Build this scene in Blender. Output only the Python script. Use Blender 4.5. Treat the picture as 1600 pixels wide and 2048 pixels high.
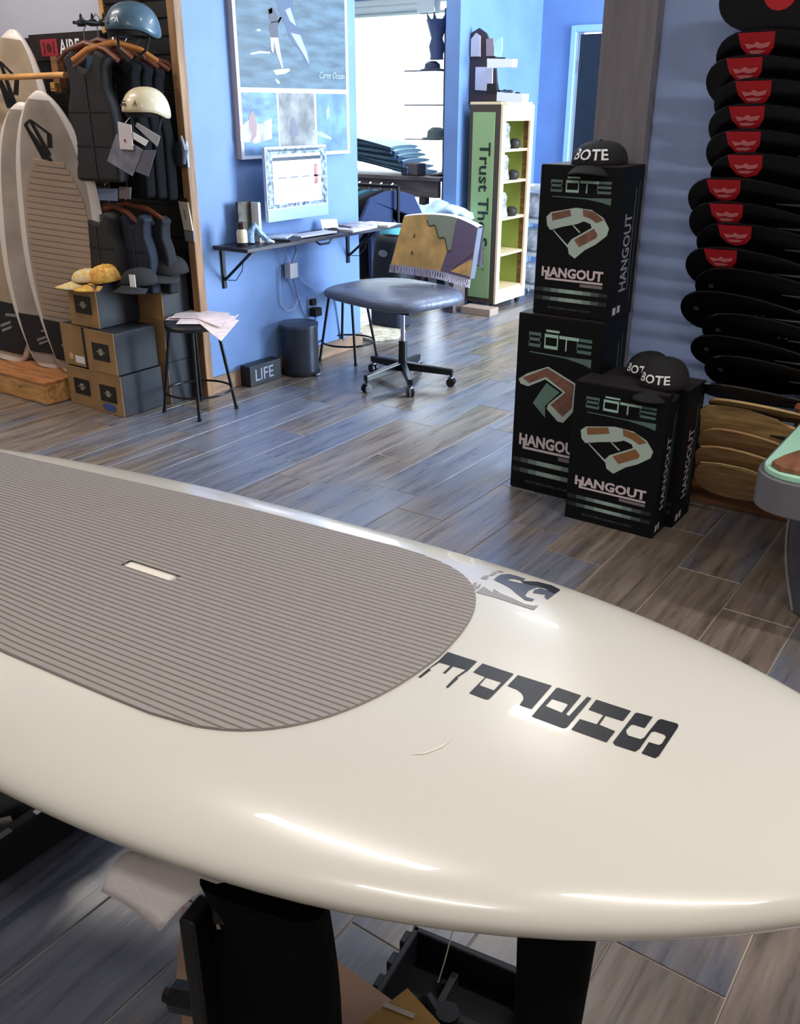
import bpy, bmesh, math, random
from mathutils import Vector, Matrix, geometry
random.seed(7)
for o in list(bpy.data.objects): bpy.data.objects.remove(o)
S = bpy.context.scene; COL = S.collection

# ---------------- camera ----------------
F, CH, PIT, YAW = 1810.0, 1.45, math.radians(24.08), math.radians(35.2)
cam = bpy.data.objects.new('camera', bpy.data.cameras.new('camera')); COL.objects.link(cam)
cam.location = (0, 0, CH); cam.rotation_euler = (math.pi/2 - PIT, 0, YAW)
cam.data.sensor_fit = 'HORIZONTAL'; cam.data.sensor_width = 36.0; cam.data.lens = 36.0*F/1600
cam.data.clip_start = .05; cam.data.clip_end = 200
S.camera = cam
# ---------------- world ----------------
W = bpy.data.worlds.new('daylight'); S.world = W; W.use_nodes = True
bg = W.node_tree.nodes['Background']; bg.inputs[0].default_value = (.86, .95, 1, 1); bg.inputs[1].default_value = 4.0
# ---------------- lights ----------------
def area(name, loc, target, sx, sy, power, col, spread=180):
    l = bpy.data.lights.new(name, 'AREA'); l.shape = 'RECTANGLE'; l.size = sx; l.size_y = sy; l.energy = power; l.color = col
    l.spread = math.radians(spread)
    o = bpy.data.objects.new(name, l); COL.objects.link(o); o.location = loc
    o.rotation_euler = (Vector(target)-Vector(loc)).to_track_quat('-Z', 'Y').to_euler(); return o
area('storefront_daylight', (.55, 6.25, 1.45), (-3.9, 5.7, 1.0), 1.7, 2.2, 520, (.68, .84, 1))
area('window_daylight', (-5.3, 7.42, 1.5), (-5.0, 4, .8), 1.3, 1.5, 40, (.7, .86, 1))
S.view_settings.view_transform = 'Standard'; S.view_settings.look = 'None'
S.view_settings.gamma = 1; S.view_settings.use_curve_mapping = False
S.view_settings.exposure = 0.0
CEIL_W = 26   # power of each ceiling lamp

# ---------------- pixel of the photo -> point on a plane of the room ----------------
_fw = Vector((-math.sin(YAW)*math.cos(PIT), math.cos(YAW)*math.cos(PIT), -math.sin(PIT)))
_rt = Vector((math.cos(YAW), math.sin(YAW), 0)); _up = _rt.cross(_fw); _C = Vector((0, 0, CH))
def ray(x, y): return _fw*F + _rt*(x-800) + _up*(1024-y)
def onZ(x, y, z=0): d = ray(x, y); return _C + d*((z-CH)/d.z)
def onX(x, y, v): d = ray(x, y); return _C + d*(v/d.x)
def onY(x, y, v): d = ray(x, y); return _C + d*(v/d.y)

# ---------------- helpers ----------------
def lin(c): c /= 255; return c/12.92 if c <= .04045 else ((c+.055)/1.055)**2.4
def L3(c): return (lin(c[0]), lin(c[1]), lin(c[2]), 1)
MATS = {}
def mat(name, rgb, rough=.5, metal=0, noise=None, bump=None, coat=0, emit=0, rgb2=None, stretch=(1, 1, 1), alpha=1, trans=0):
    if name in MATS: return MATS[name]
    m = bpy.data.materials.new(name); m.use_nodes = True; nt = m.node_tree; b = nt.nodes['Principled BSDF']
    b.inputs['Base Color'].default_value = L3(rgb); b.inputs['Roughness'].default_value = rough
    b.inputs['Metallic'].default_value = metal; b.inputs['Coat Weight'].default_value = coat
    b.inputs['Transmission Weight'].default_value = trans; b.inputs['Alpha'].default_value = alpha
    if emit: b.inputs['Emission Color'].default_value = L3(rgb); b.inputs['Emission Strength'].default_value = emit
    if noise or bump:
        tc = nt.nodes.new('ShaderNodeTexCoord'); mp = nt.nodes.new('ShaderNodeMapping')
        nt.links.new(tc.outputs['Object'], mp.inputs[0]); mp.inputs['Scale'].default_value = stretch
    if noise:
        n = nt.nodes.new('ShaderNodeTexNoise'); n.inputs['Scale'].default_value = noise[0]; n.inputs['Detail'].default_value = 6
        nt.links.new(mp.outputs[0], n.inputs[0])
        r = nt.nodes.new('ShaderNodeValToRGB'); nt.links.new(n.outputs['Fac'], r.inputs[0])
        k = noise[1]; c2 = rgb2 or tuple(max(0, v*(1-k)) for v in rgb); c1 = rgb if rgb2 else tuple(min(255, v*(1+k*.5)) for v in rgb)
        r.color_ramp.elements[0].position = .35; r.color_ramp.elements[1].position = .65
        r.color_ramp.elements[0].color = L3(c2); r.color_ramp.elements[1].color = L3(c1)
        nt.links.new(r.outputs[0], b.inputs['Base Color'])
    if bump:
        n2 = nt.nodes.new('ShaderNodeTexNoise'); n2.inputs['Scale'].default_value = bump[0]; n2.inputs['Detail'].default_value = 4
        nt.links.new(mp.outputs[0], n2.inputs[0])
        bp = nt.nodes.new('ShaderNodeBump'); bp.inputs['Strength'].default_value = bump[1]; bp.inputs['Distance'].default_value = .01
        nt.links.new(n2.outputs['Fac'], bp.inputs['Height']); nt.links.new(bp.outputs[0], b.inputs['Normal'])
    MATS[name] = m; return m

ORG = {}
def tag(o, label=None, cat=None, group=None, kind=None):
    if label: o['label'] = label
    if cat: o['category'] = cat
    if group: o['group'] = group
    if kind: o['kind'] = kind
    return o
def thing(name, label, cat, loc=(0, 0, 0), rz=0, group=None):
    o = bpy.data.objects.new(name, None); COL.objects.link(o); o.location = loc; o.rotation_euler = (0, 0, rz)
    o.empty_display_size = .05; ORG[o.name] = Vector(loc); return tag(o, label, cat, group)
class MB:
    def __init__(s): s.v = []; s.f = []
    def add(s, vs, fs):
        n = len(s.v); s.v += [Vector(p) for p in vs]; s.f += [tuple(i+n for i in f) for f in fs]; return s
    def box(s, x0, x1, y0, y1, z0, z1):
        return s.add([(x0,y0,z0),(x1,y0,z0),(x1,y1,z0),(x0,y1,z0),(x0,y0,z1),(x1,y0,z1),(x1,y1,z1),(x0,y1,z1)],
            [(0,3,2,1),(4,5,6,7),(0,1,5,4),(1,2,6,5),(2,3,7,6),(3,0,4,7)])
    def obox(s, c, sz, R=None):
        n = len(s.v); x, y, z = [v/2 for v in sz]; s.box(-x, x, -y, y, -z, z); R = R or Matrix.Identity(3)
        for i in range(n, len(s.v)): s.v[i] = R @ s.v[i] + Vector(c)
        return s
    def cyl(s, a, b, r, r2=None, n=12, caps=True):
        a, b = Vector(a), Vector(b); r2 = r if r2 is None else r2; d = (b-a).normalized()
        u = d.orthogonal().normalized(); w = d.cross(u); vs = []
        for p, q in ((a, r), (b, r2)):
            for i in range(n):
                t = 2*math.pi*i/n; vs.append(p+(u*math.cos(t)+w*math.sin(t))*q)
        fs = [(i, (i+1) % n, n+(i+1) % n, n+i) for i in range(n)]
        if caps: fs += [tuple(range(n-1, -1, -1)), tuple(range(n, 2*n))]
        return s.add(vs, fs)
    def tube(s, pts, r, n=8, closed=False):
        pts = [Vector(p) for p in pts]; k = len(pts); vs = []; u = None
        for i, p in enumerate(pts):
            a = pts[(i-1) % k] if closed or i else p; b = pts[(i+1) % k] if closed or i < k-1 else p
            d = (b-a).normalized() if (b-a).length > 1e-9 else Vector((0, 0, 1))
            u = d.orthogonal().normalized() if u is None else (u-d*u.dot(d)).normalized(); w = d.cross(u)
            rr = r[i] if isinstance(r, (list, tuple)) else r
            for j in range(n): t = 2*math.pi*j/n; vs.append(p+(u*math.cos(t)+w*math.sin(t))*rr)
        fs = []
        for i in range(k if closed else k-1):
            i2 = (i+1) % k
            for j in range(n): fs.append((i*n+j, i*n+(j+1) % n, i2*n+(j+1) % n, i2*n+j))
        if not closed: fs += [tuple(range(n-1, -1, -1)), tuple((k-1)*n+j for j in range(n))]
        return s.add(vs, fs)
    def grid(s, fn, nu, nv, cu=False, cv=False):
        vs = [fn(i/(nu if cu else nu-1), j/(nv if cv else nv-1)) for i in range(nu) for j in range(nv)]; fs = []
        for i in range(nu if cu else nu-1):
            for j in range(nv if cv else nv-1):
                a, b = i, (i+1) % nu; c, d = j, (j+1) % nv
                fs.append((a*nv+c, b*nv+c, b*nv+d, a*nv+d))
        return s.add(vs, fs)
    def lathe(s, prof, c=(0, 0, 0), n=20, sx=1, sy=1, R=None):
        c = Vector(c); vs = []; k = len(prof)
        for r, z in prof:
            for j in range(n):
                t = 2*math.pi*j/n; p = Vector((r*math.cos(t)*sx, r*math.sin(t)*sy, z)); vs.append((R @ p if R else p)+c)
        fs = [(i*n+j, i*n+(j+1) % n, (i+1)*n+(j+1) % n, (i+1)*n+j) for i in range(k-1) for j in range(n)]
        if prof[0][0] > 1e-6: fs.append(tuple(range(n-1, -1, -1)))
        if prof[-1][0] > 1e-6: fs.append(tuple((k-1)*n+j for j in range(n)))
        return s.add(vs, fs)
    def prism(s, poly, O, U, V, depth):
        O, U, V = Vector(O), Vector(U), Vector(V); N = U.cross(V).normalized(); n = len(poly)
        bot = [O+U*p[0]+V*p[1] for p in poly]; top = [p+N*depth for p in bot]
        tri = geometry.tessellate_polygon([[Vector((p[0], p[1], 0)) for p in poly]])
        fs = []
        a = sum(poly[i][0]*poly[(i+1) % n][1]-poly[(i+1) % n][0]*poly[i][1] for i in range(n))
        for t in tri:
            ar = sum(poly[t[i]][0]*poly[t[(i+1) % 3]][1]-poly[t[(i+1) % 3]][0]*poly[t[i]][1] for i in range(3))
            if ar < 0: t = t[::-1]
            fs.append(tuple(i+n for i in t)); fs.append(tuple(t[::-1]))
        for i in range(n):
            j = (i+1) % n; fs.append((i, j, n+j, n+i) if a > 0 else (j, i, n+i, n+j))
        return s.add(bot+top, fs)
    def build(s, name, m, parent=None, local=False, smooth=False, bevel=0, sub=0, solid=0, seg=2, label=None, kind=None):
        me = bpy.data.meshes.new(name)
        if parent is None:
            xs = [p.x for p in s.v]; ys = [p.y for p in s.v]
            org = Vector(((min(xs)+max(xs))/2, (min(ys)+max(ys))/2, min(p.z for p in s.v)))
        else: org = Vector((0, 0, 0)) if local else ORG[parent.name]
        me.from_pydata([tuple(p-org) for p in s.v], [], s.f); me.update()
        bm = bmesh.new(); bm.from_mesh(me); bmesh.ops.remove_doubles(bm, verts=bm.verts, dist=1e-6)
        if solid != -1: bmesh.ops.recalc_face_normals(bm, faces=bm.faces)
        bm.to_mesh(me); bm.free()
        if smooth:
            for p in me.polygons: p.use_smooth = True
        me.materials.append(m); o = bpy.data.objects.new(name, me); COL.objects.link(o)
        if parent is not None: o.parent = parent; ORG[o.name] = org if not local else Vector((0, 0, 0))
        else: o.location = org; ORG[o.name] = org
        if solid and solid > 0: q = o.modifiers.new('s', 'SOLIDIFY'); q.thickness = solid; q.offset = 0
        if bevel: q = o.modifiers.new('b', 'BEVEL'); q.width = bevel; q.segments = seg; q.limit_method = 'ANGLE'
        if sub: q = o.modifiers.new('u', 'SUBSURF'); q.levels = sub; q.render_levels = sub
        if smooth and not sub:
            try: me.set_sharp_from_angle(angle=math.radians(40))
            except Exception: pass
        return tag(o, label, kind=kind)
def struct(name, mb, m, **k): return mb.build(name, m, kind='structure', **k)
def flat(polys, O, U, V, lift=.001):
    """thin printed shapes lying on a surface; a polygon may be (outer, hole, ...)"""
    O, U, V = Vector(O), Vector(U), Vector(V); N = U.cross(V).normalized(); b = MB()
    for pl in polys:
        rings = pl if isinstance(pl[0][0], (tuple, list)) else [pl]
        pts = [p for r in rings for p in r]
        tri = geometry.tessellate_polygon([[Vector((p[0], p[1], 0)) for p in r] for r in rings])
        b.add([O+U*p[0]+V*p[1]+N*lift for p in pts], [tuple(t) for t in tri])
    return b
def rect(x0, y0, x1, y1): return [(x0, y0), (x1, y0), (x1, y1), (x0, y1)]
def ngon(cx, cy, r, n=16, ry=None): return [(cx+r*math.cos(2*math.pi*i/n), cy+(ry or r)*math.sin(2*math.pi*i/n)) for i in range(n)]
def text(s, O, U, V, size, lift=.0015, bold=0, sx=1, shear=0, center=False):
    """lettering as thin mesh; size is the letter height"""
    c = bpy.data.curves.new('t', 'FONT'); c.body = s; c.size = size/.7; c.offset = bold*size; c.shear = shear; c.resolution_u = 2
    if center: c.align_x = 'CENTER'
    o = bpy.data.objects.new('t', c); COL.objects.link(o); bpy.context.view_layer.update()
    me = bpy.data.meshes.new_from_object(o); O, U, V = Vector(O), Vector(U).normalized(), Vector(V).normalized(); N = U.cross(V)
    b = MB(); b.add([O+U*v.co.x*sx+V*v.co.y+N*lift for v in me.vertices], [tuple(p.vertices) for p in me.polygons])
    bpy.data.objects.remove(o); bpy.data.curves.remove(c); bpy.data.meshes.remove(me); return b
def merge(*bs):
    r = MB()
    for b in bs: r.add(b.v, b.f)
    return r
def copy_tree(o, loc=None, rz=None, label=None, parent=None):
    c = o.copy(); COL.objects.link(c)
    if parent is not None: c.parent = parent
    for ch in list(CHILD.get(o.name, [])) or [k for k in bpy.data.objects if k.parent == o]: copy_tree(ch, parent=c)
    if loc is not None: c.location = loc
    if rz is not None: c.rotation_euler[2] = rz
    if label: c['label'] = label
    return c
CHILD = {}
def rotz(a): return Matrix.Rotation(a, 3, 'Z')
def frame(ax):  # matrix whose columns are given
    return Matrix(ax).transposed()

# ---------------- materials ----------------
M_wall = mat('blue_wall_paint', (106, 137, 186), .55, noise=(3, .05), bump=(140, .05))
M_wall2 = mat('grey_blue_lit_paint', (146, 166, 212), .6, bump=(140, .05))  # paddle wall: tint and lift of the warm light are in this colour
M_ceil = mat('ceiling_white', (214, 212, 208), .8)
M_lightwall = mat('pale_wall_paint', (206, 202, 196), .7)
M_col = mat('grey_wood_laminate', (116, 112, 120), .6, noise=(8, .07), stretch=(5, 5, .4))
M_black = mat('black_plastic', (13, 14, 18), .45)
M_blackmat = mat('black_matte', (12, 12, 14), .8)
M_blackmetal = mat('black_metal', (14, 15, 18), .35, .3)
M_chrome = mat('chrome', (200, 200, 205), .15, 1)
M_slat = mat('black_slat', (6, 6, 9), .45)
M_slatgap = mat('slat_channel_metal', (60, 58, 66), .4, .5)
M_wood = mat('light_pine', (196, 146, 88), .6, noise=(5, .22), stretch=(1, 6, 6))
M_woodz = mat('post_oak', (150, 112, 76), .6, noise=(6, .2), stretch=(6, 6, .6))
M_woodd = mat('oak_brown', (134, 92, 56), .55, noise=(6, .25), stretch=(1, 8, 8))
M_base = mat('baseboard_wood', (142, 112, 88), .6, noise=(5, .2), stretch=(6, .6, 6))
M_kraft = mat('kraft_cardboard', (150, 116, 78), .8, noise=(8, .08))
M_darkcard = mat('dark_carton', (26, 28, 36), .6, noise=(5, .1))
M_white = mat('white_plastic', (232, 232, 232), .4)
M_paper = mat('paper', (236, 226, 226), .7)
M_boardwhite = mat('cream_gloss_board', (197, 194, 186), .24, coat=.35)
M_ink = mat('black_ink', (16, 16, 20), .35)
M_inkwhite = mat('white_print', (225, 225, 228), .6)
M_red = mat('red_print', (176, 18, 30), .5)
M_mint = mat('mint_print', (160, 196, 182), .55)
M_mintdim = mat('mint_print_dim', (84, 110, 102), .55)
M_navy = mat('navy_fabric', (30, 42, 66), .85, bump=(120, .2))

# plank material
def plank_mat(nm, bias):
    m = bpy.data.materials.new(nm); m.use_nodes = True; nt = m.node_tree; N = nt.nodes.new; Lk = nt.links.new
    b = nt.nodes['Principled BSDF']; oi = N('ShaderNodeObjectInfo'); geo = N('ShaderNodeNewGeometry')
    off = N('ShaderNodeVectorMath'); off.operation = 'MULTIPLY_ADD'; comb = N('ShaderNodeCombineXYZ')
    for i in range(3): Lk(oi.outputs['Random'], comb.inputs[i])
    Lk(comb.outputs[0], off.inputs[0]); off.inputs[1].default_value = (37, 71, 13); Lk(geo.outputs['Position'], off.inputs[2])
    mp = N('ShaderNodeMapping'); mp.inputs['Scale'].default_value = (13, 1.0, 1); Lk(off.outputs[0], mp.inputs[0])
    n1 = N('ShaderNodeTexNoise'); n1.inputs['Scale'].default_value = 2.2; n1.inputs['Detail'].default_value = 8; n1.inputs['Roughness'].default_value = .65; n1.inputs['Distortion'].default_value = .35
    Lk(mp.outputs[0], n1.inputs[0])
    mp2 = N('ShaderNodeMapping'); mp2.inputs['Scale'].default_value = (3.2, 1.1, 1); Lk(off.outputs[0], mp2.inputs[0])
    n2 = N('ShaderNodeTexNoise'); n2.inputs['Scale'].default_value = 1.6; n2.inputs['Detail'].default_value = 3; Lk(mp2.outputs[0], n2.inputs[0])
    r1 = N('ShaderNodeValToRGB'); e = r1.color_ramp.elements
    e[0].position = .3; e[0].color = L3((80, 67, 58)); e[1].position = .72; e[1].color = L3((142, 132, 124))
    k = e.new(.45); k.color = L3((104, 94, 86)); k = e.new(.56); k.color = L3((126, 112, 101))
    Lk(n1.outputs['Fac'], r1.inputs[0])
    r2 = N('ShaderNodeValToRGB'); e = r2.color_ramp.elements
    e[0].position = .3; e[0].color = L3((72, 76, 92)); e[1].position = .7; e[1].color = L3((126, 128, 140)); Lk(n1.outputs['Fac'], r2.inputs[0])
    ad = N('ShaderNodeMath'); ad.operation = 'MULTIPLY_ADD'; ad.inputs[1].default_value = .34; ad.inputs[2].default_value = -.17+bias; Lk(oi.outputs['Random'], ad.inputs[0])
    a2 = N('ShaderNodeMath'); Lk(n2.outputs['Fac'], a2.inputs[0]); Lk(ad.outputs[0], a2.inputs[1])
    r3 = N('ShaderNodeValToRGB'); r3.color_ramp.elements[0].position = .46; r3.color_ramp.elements[1].position = .66; Lk(a2.outputs[0], r3.inputs[0])
    mx = N('ShaderNodeMix'); mx.data_type = 'RGBA'; Lk(r3.outputs[0], mx.inputs['Factor']); Lk(r1.outputs[0], mx.inputs['A']); Lk(r2.outputs[0], mx.inputs['B'])
    Lk(mx.outputs['Result'], b.inputs['Base Color']); b.inputs['Roughness'].default_value = .36
    rr = N('ShaderNodeMapRange'); rr.inputs['To Min'].default_value = .2; rr.inputs['To Max'].default_value = .38; Lk(n1.outputs['Fac'], rr.inputs[0]); Lk(rr.outputs[0], b.inputs['Roughness'])
    bp = N('ShaderNodeBump'); bp.inputs['Strength'].default_value = .25; bp.inputs['Distance'].default_value = .004; Lk(n1.outputs['Fac'], bp.inputs['Height']); Lk(bp.outputs[0], b.inputs['Normal'])
    b.inputs['Specular IOR Level'].default_value = 1.0; b.inputs['Coat Weight'].default_value = .35; b.inputs['Coat Roughness'].default_value = .38
    return m
M_planks = [plank_mat('weathered_wood_tile', .0), plank_mat('blue_grey_wood_tile', .17), plank_mat('brown_wood_tile', -.12)]; M_grout = mat('pale_grout', (176, 166, 152), .8)

# ================= SETTING =================
floor = struct('floor', MB().box(-8, 2.2, -3, 9, -.1, -.003), M_grout)
ORG[floor.name] = Vector(floor.location)
PW, PL = .2165, .915
pm = {}
for kx in range(-22, 8):
    x0 = -.6035 + kx*PW
    offy = {0: .85, 1: .38, 2: .08}[kx % 3] if kx not in (1, 0) else {1: 1.25, 0: .80}[kx]
    ky0 = math.floor((-1.0-offy)/PL)
    for ky in range(ky0, 12):
        y0 = offy+ky*PL; y1 = y0+PL
        if y1 < -.9 or y0 > 7.6: continue
        # keep the planks the camera can reach
        c = Vector((x0+PW/2, y0+PL/2, 0)); az = math.degrees(math.atan2(-c.x, c.y))
        if (c.length > 1.7 and not (-12 < az < 86)) or c.x > 1.3 or (az > 66 and c.length > 3) or (c.x < -3.7 and c.y > 3.5 and c.y < 4.7) or (c.x > -1.2 and c.y > 3.9) or x0 < -5.3: continue
        kind = 1 if (c.x < -.5 and c.y < 1.35) else random.choice((0, 0, 1, 2))
        if kind not in pm:
            b = MB().box(.0018, PW-.0018, .0018, PL-.0018, -.09, 0); o = b.build('plank', M_planks[kind], floor, local=True, bevel=.0012, seg=1); pm[kind] = o
        else: o = pm[kind].copy(); COL.objects.link(o)
        o.location = (x0-floor.location.x, y0-floor.location.y, -floor.location.z)
ceil = struct('ceiling', MB().box(-8, 2.2, -3, 9, 3.0, 3.1), M_ceil)
struct('wall_back', MB().box(-8, 2.2, -3.1, -3, 0, 3), M_lightwall)
struct('wall_left', MB().box(-8.1, -8, -3, 9, 0, 3), M_lightwall)
struct('wall_right', MB().box(2.2, 2.3, -3, 9, 0, 3), M_lightwall)
struct('wall_rack', MB().box(-8, -3.66, 3.32, 3.42, 0, 3), mat('pale_grey_blue_lit_paint', (180, 184, 202), .6, bump=(140, .05)))  # lighter paint stands in for the warm light on this wall
struct('wall_desk', MB().box(-3.77, -3.65, 3.32, 4.72, 0, 3), M_wall)
struct('wall_partition', MB().box(-3.95, -3.83, 6.17, 7.42, 0, 3), M_wall)
struct('wall_paddle', MB().box(-1.33, 2.2, 3.46, 3.6, 0, 3), M_wall2)
dx0, dx1, dz = -3.515, -2.66, 1.995
b = MB().box(-3.95, dx0, 7.42, 7.55, 0, 3).box(dx1, 2.2, 7.42, 7.55, 0, 3).box(dx0, dx1, 7.42, 7.55, dz, 3)
b.box(-8, -6.6, 7.42, 7.55, 0, 3).box(-6.6, -3.95, 7.42, 7.55, 0, .35).box(-6.6, -3.95, 7.42, 7.55, 2.33, 3).box(-4.6, -3.95, 7.42, 7.55, .35, 2.33)
struct('wall_far', b, M_wall)
M_trimblue = mat('pale_blue_trim', (150, 190, 226), .4)
struct('trim_1', MB().box(dx0-.045, dx0, 7.395, 7.425, 0, dz+.045).box(dx1, dx1+.045, 7.395, 7.425, 0, dz+.045).box(dx0, dx1, 7.395, 7.425, dz, dz+.045), M_trimblue, bevel=.004)
M_door = mat('dark_green_door', (20, 30, 40), .5)
d = struct('door_1', MB().box(dx0+.02, dx1-.02, 7.44, 7.48, .01, dz-.015), M_door, bevel=.003)
for z in (.35, 1.0, 1.75): MB().cyl((dx0+.03, 7.436, z-.045), (dx0+.03, 7.436, z+.045), .008).build('hinge', M_blackmetal, d)
MB().cyl((dx1-.08, 7.44, .95), (dx1-.08, 7.38, .95), .012).cyl((dx1-.08, 7.385, .95), (dx1-.19, 7.385, .95), .011).build('door_handle', M_chrome, d)
struct('column', MB().box(-1.515, -1.315, 3.395, 3.62, 0, 3), M_col, bevel=.004)
struct('trim_2', MB().box(-3.645, -3.595, 3.285, 3.335, 0, 3), M_woodz, bevel=.004)
struct('baseboard_left', MB().box(-3.65, -3.632, 3.34, 4.72, 0, .09), M_base, bevel=.003)
struct('baseboard_right', MB().box(-1.32, 2.2, 3.435, 3.46, 0, .12), mat('brown_skirting', (122, 78, 46), .6, noise=(5, .2), stretch=(.6, 6, 6)), bevel=.003)
struct('baseboard_far', MB().box(-3.83, dx0-.045, 7.40, 7.42, 0, .09), M_base)
# windows
M_frame = mat('white_window_frame', (225, 236, 238), .5)
M_glass = mat('window_glass', (255, 255, 255), .02, trans=1)
w = struct('window_1', MB().box(-6.6, -4.6, 7.43, 7.52, .35, .40).box(-6.6, -4.6, 7.43, 7.52, 2.28, 2.33).box(-6.6, -6.55, 7.43, 7.52, .4, 2.28).box(-4.65, -4.6, 7.43, 7.52, .4, 2.28), M_frame)
MB().box(-6.55, -4.65, 7.47, 7.476, .4, 2.28).build('pane', M_glass, w)
w2 = struct('window_2', MB().box(.62, .70, 4.5, 7.1, .3, .38).box(.62, .70, 4.5, 7.1, 2.5, 2.58).box(.62, .70, 4.5, 4.58, .38, 2.5).box(.62, .70, 7.02, 7.1, .38, 2.5).box(.62, .70, 5.76, 5.84, .38, 2.5), M_frame)
MB().box(.655, .66, 4.58, 7.02, .38, 2.5).build('pane', M_glass, w2)
struct('wall_storefront', MB().box(.60, .72, 3.6, 4.5, 0, 3).box(.60, .72, 7.1, 7.42, 0, 3).box(.60, .72, 4.5, 7.1, 0, .3).box(.60, .72, 4.5, 7.1, 2.58, 3), M_wall)
bl = thing('roller_blind', 'white roller blind cassette across top of bright back window', 'blind', (-5.5, 7.36, 2.2))
MB().cyl((-6.5, 7.36, 2.24), (-4.98, 7.36, 2.24), .035, n=16).build('tube', M_frame, bl, smooth=True)
MB().box(-6.52, -4.66, 7.33, 7.41, 2.19, 2.205).build('bottom_bar', mat('blind_grey', (196, 216, 214), .6), bl)
MB().box(-4.98, -4.80, 7.31, 7.41, 2.19, 2.30).build('bracket', M_frame, bl, bevel=.006)
# ceiling lamps mirrored in the board, plus added fill strips
M_lamp = mat('lamp_diffuser', (255, 240, 220), .5, emit=6)
LL = ['ceiling light strip above the middle of the board', 'ceiling light strip above the board nose', 'ceiling light strip just in front of the camera wall', 'ceiling light panel between board and grey column', 'added fill light strip between the vests and surfboards', 'added fill light strip over the surfboard rack', 'added bluish fill light strip near the far door', 'added fill light strip in the back room', 'added paddle wall fill light strip over the inflatable lounge']  # strips by racks, far door, back room and lounge are unseen fill, added
for i, (x, y, rz, ln, pw, c) in enumerate([(-1.45, .93, -.25, .95, .55, (1, .95, .89)), (.45, .48, -.22, 1.5, .8, (1, .95, .89)), (-.5, -.41, -.15, .8, .5, (1, .95, .89)), (-1.8, 3.58, 0, .30, .32, (1, .95, .9)), (-4.4, 2.35, 0, 1.0, .75, (1, .92, .84)), (-5.0, 1.6, 0, 1.2, .95, (1, .88, .74)), (-2.2, 5.6, 0, 1.2, 1.9, (.85, .92, 1)), (-4.9, 5.4, 0, 1.2, 1.3, (.9, .95, 1)), (1.3, 1.9, 0, 1.2, 1.9, (1, .95, .9))]):
    t = thing('ceiling_lamp_or_fill', LL[i], 'lamp', (x, y, 2.97), rz, group='ceiling light strips')
    MB().box(-ln/2-.03, ln/2+.03, -.07, .07, -.005, .028).build('housing', M_white, t, local=True, bevel=.004)
    MB().box(-ln/2, ln/2, -.05, .05, -.010, -.006).build('diffuser', M_lamp, t, local=True)
    l = area('lamp_or_fill_light', (x, y, 2.945), (x, y, 0), ln, .10, CEIL_W*pw, c); l.rotation_euler = (0, 0, rz)

# ================= THE BIG PADDLE BOARD =================
BX, BY, BTH, BW, BA, BP, BQ, BZ, BRK, BT = -1.0064, 0.8352, 0.0789, 0.4146, 1.105, 2.6461, 0.8044, 0.6985, 0.0427, 0.1072
_ks = [-1.25, -.7, -.3, 0, .3, .6, .85, 1.0]; _kc = [-0.0166, 0.0012, 0.0148, 0.0117, 0.0054, 0.0032, 0.004, 0.0011]
def _cor(s):
    if s <= _ks[0]: return _kc[0]
    for i in range(7):
        if s <= _ks[i+1]: return _kc[i]+(_kc[i+1]-_kc[i])*(s-_ks[i])/(_ks[i+1]-_ks[i])
    return _kc[-1]
def b_half(s):
    u = min(1, abs(s)/(BA if s > 0 else 1.65)); return BW*(1-u**BP)**BQ*(1+_cor(s))
def b_mid(s): return BZ+BRK*max(s, 0)**2.2
def b_th(s): return BT/2*max(0, min(1, b_half(s)/BW))**.35
def deckz(s, t):
    w = b_half(s); c = min(1, (abs(t)/max(w, 1e-4)))**(1/.62); return b_mid(s)+b_th(s)*math.sqrt(max(0, 1-c*c))
def b_world(s, t, z): return Vector((BX+s*math.cos(BTH)-t*math.sin(BTH), BY+s*math.sin(BTH)+t*math.cos(BTH), z))
def b_loc(p):
    x, y = p[0]-BX, p[1]-BY; return (x*math.cos(BTH)+y*math.sin(BTH), -x*math.sin(BTH)+y*math.cos(BTH))
def px_st(x, y):
    z = .75
    for _ in range(12): st = b_loc(onZ(x, y, z)); z = .5*z+.5*deckz(*st)
    return st
board = thing('paddle_board', 'large cream paddle board with grey ribbed pad lying across the foreground', 'surfboard', (BX, BY, .64))
ss = [-1.645, -1.62, -1.56, -1.48]+[-1.4+i*.05 for i in range(49)]
ss = [s for s in ss if s < 1.0]+[BA-.12*(1-i/9)**2 for i in range(10)][:-1]+[BA-.0005]
def bsec(i, j):
    s = ss[i]; a = 2*math.pi*j/72; w, th, zm = b_half(s), b_th(s), b_mid(s); c, sn = math.cos(a), math.sin(a)
    return b_world(s, w*math.copysign(abs(c)**.62, c), zm+th*sn)
b = MB(); n = len(ss)
vs = [bsec(i, j) for i in range(n) for j in range(72)]
fs = [(i*72+j, i*72+(j+1) % 72, (i+1)*72+(j+1) % 72, (i+1)*72+j) for i in range(n-1) for j in range(72)]
fs += [tuple(range(71, -1, -1)), tuple((n-1)*72+j for j in range(72))]
b.add(vs, fs); b.build('hull', M_boardwhite, board, smooth=True)
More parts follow.
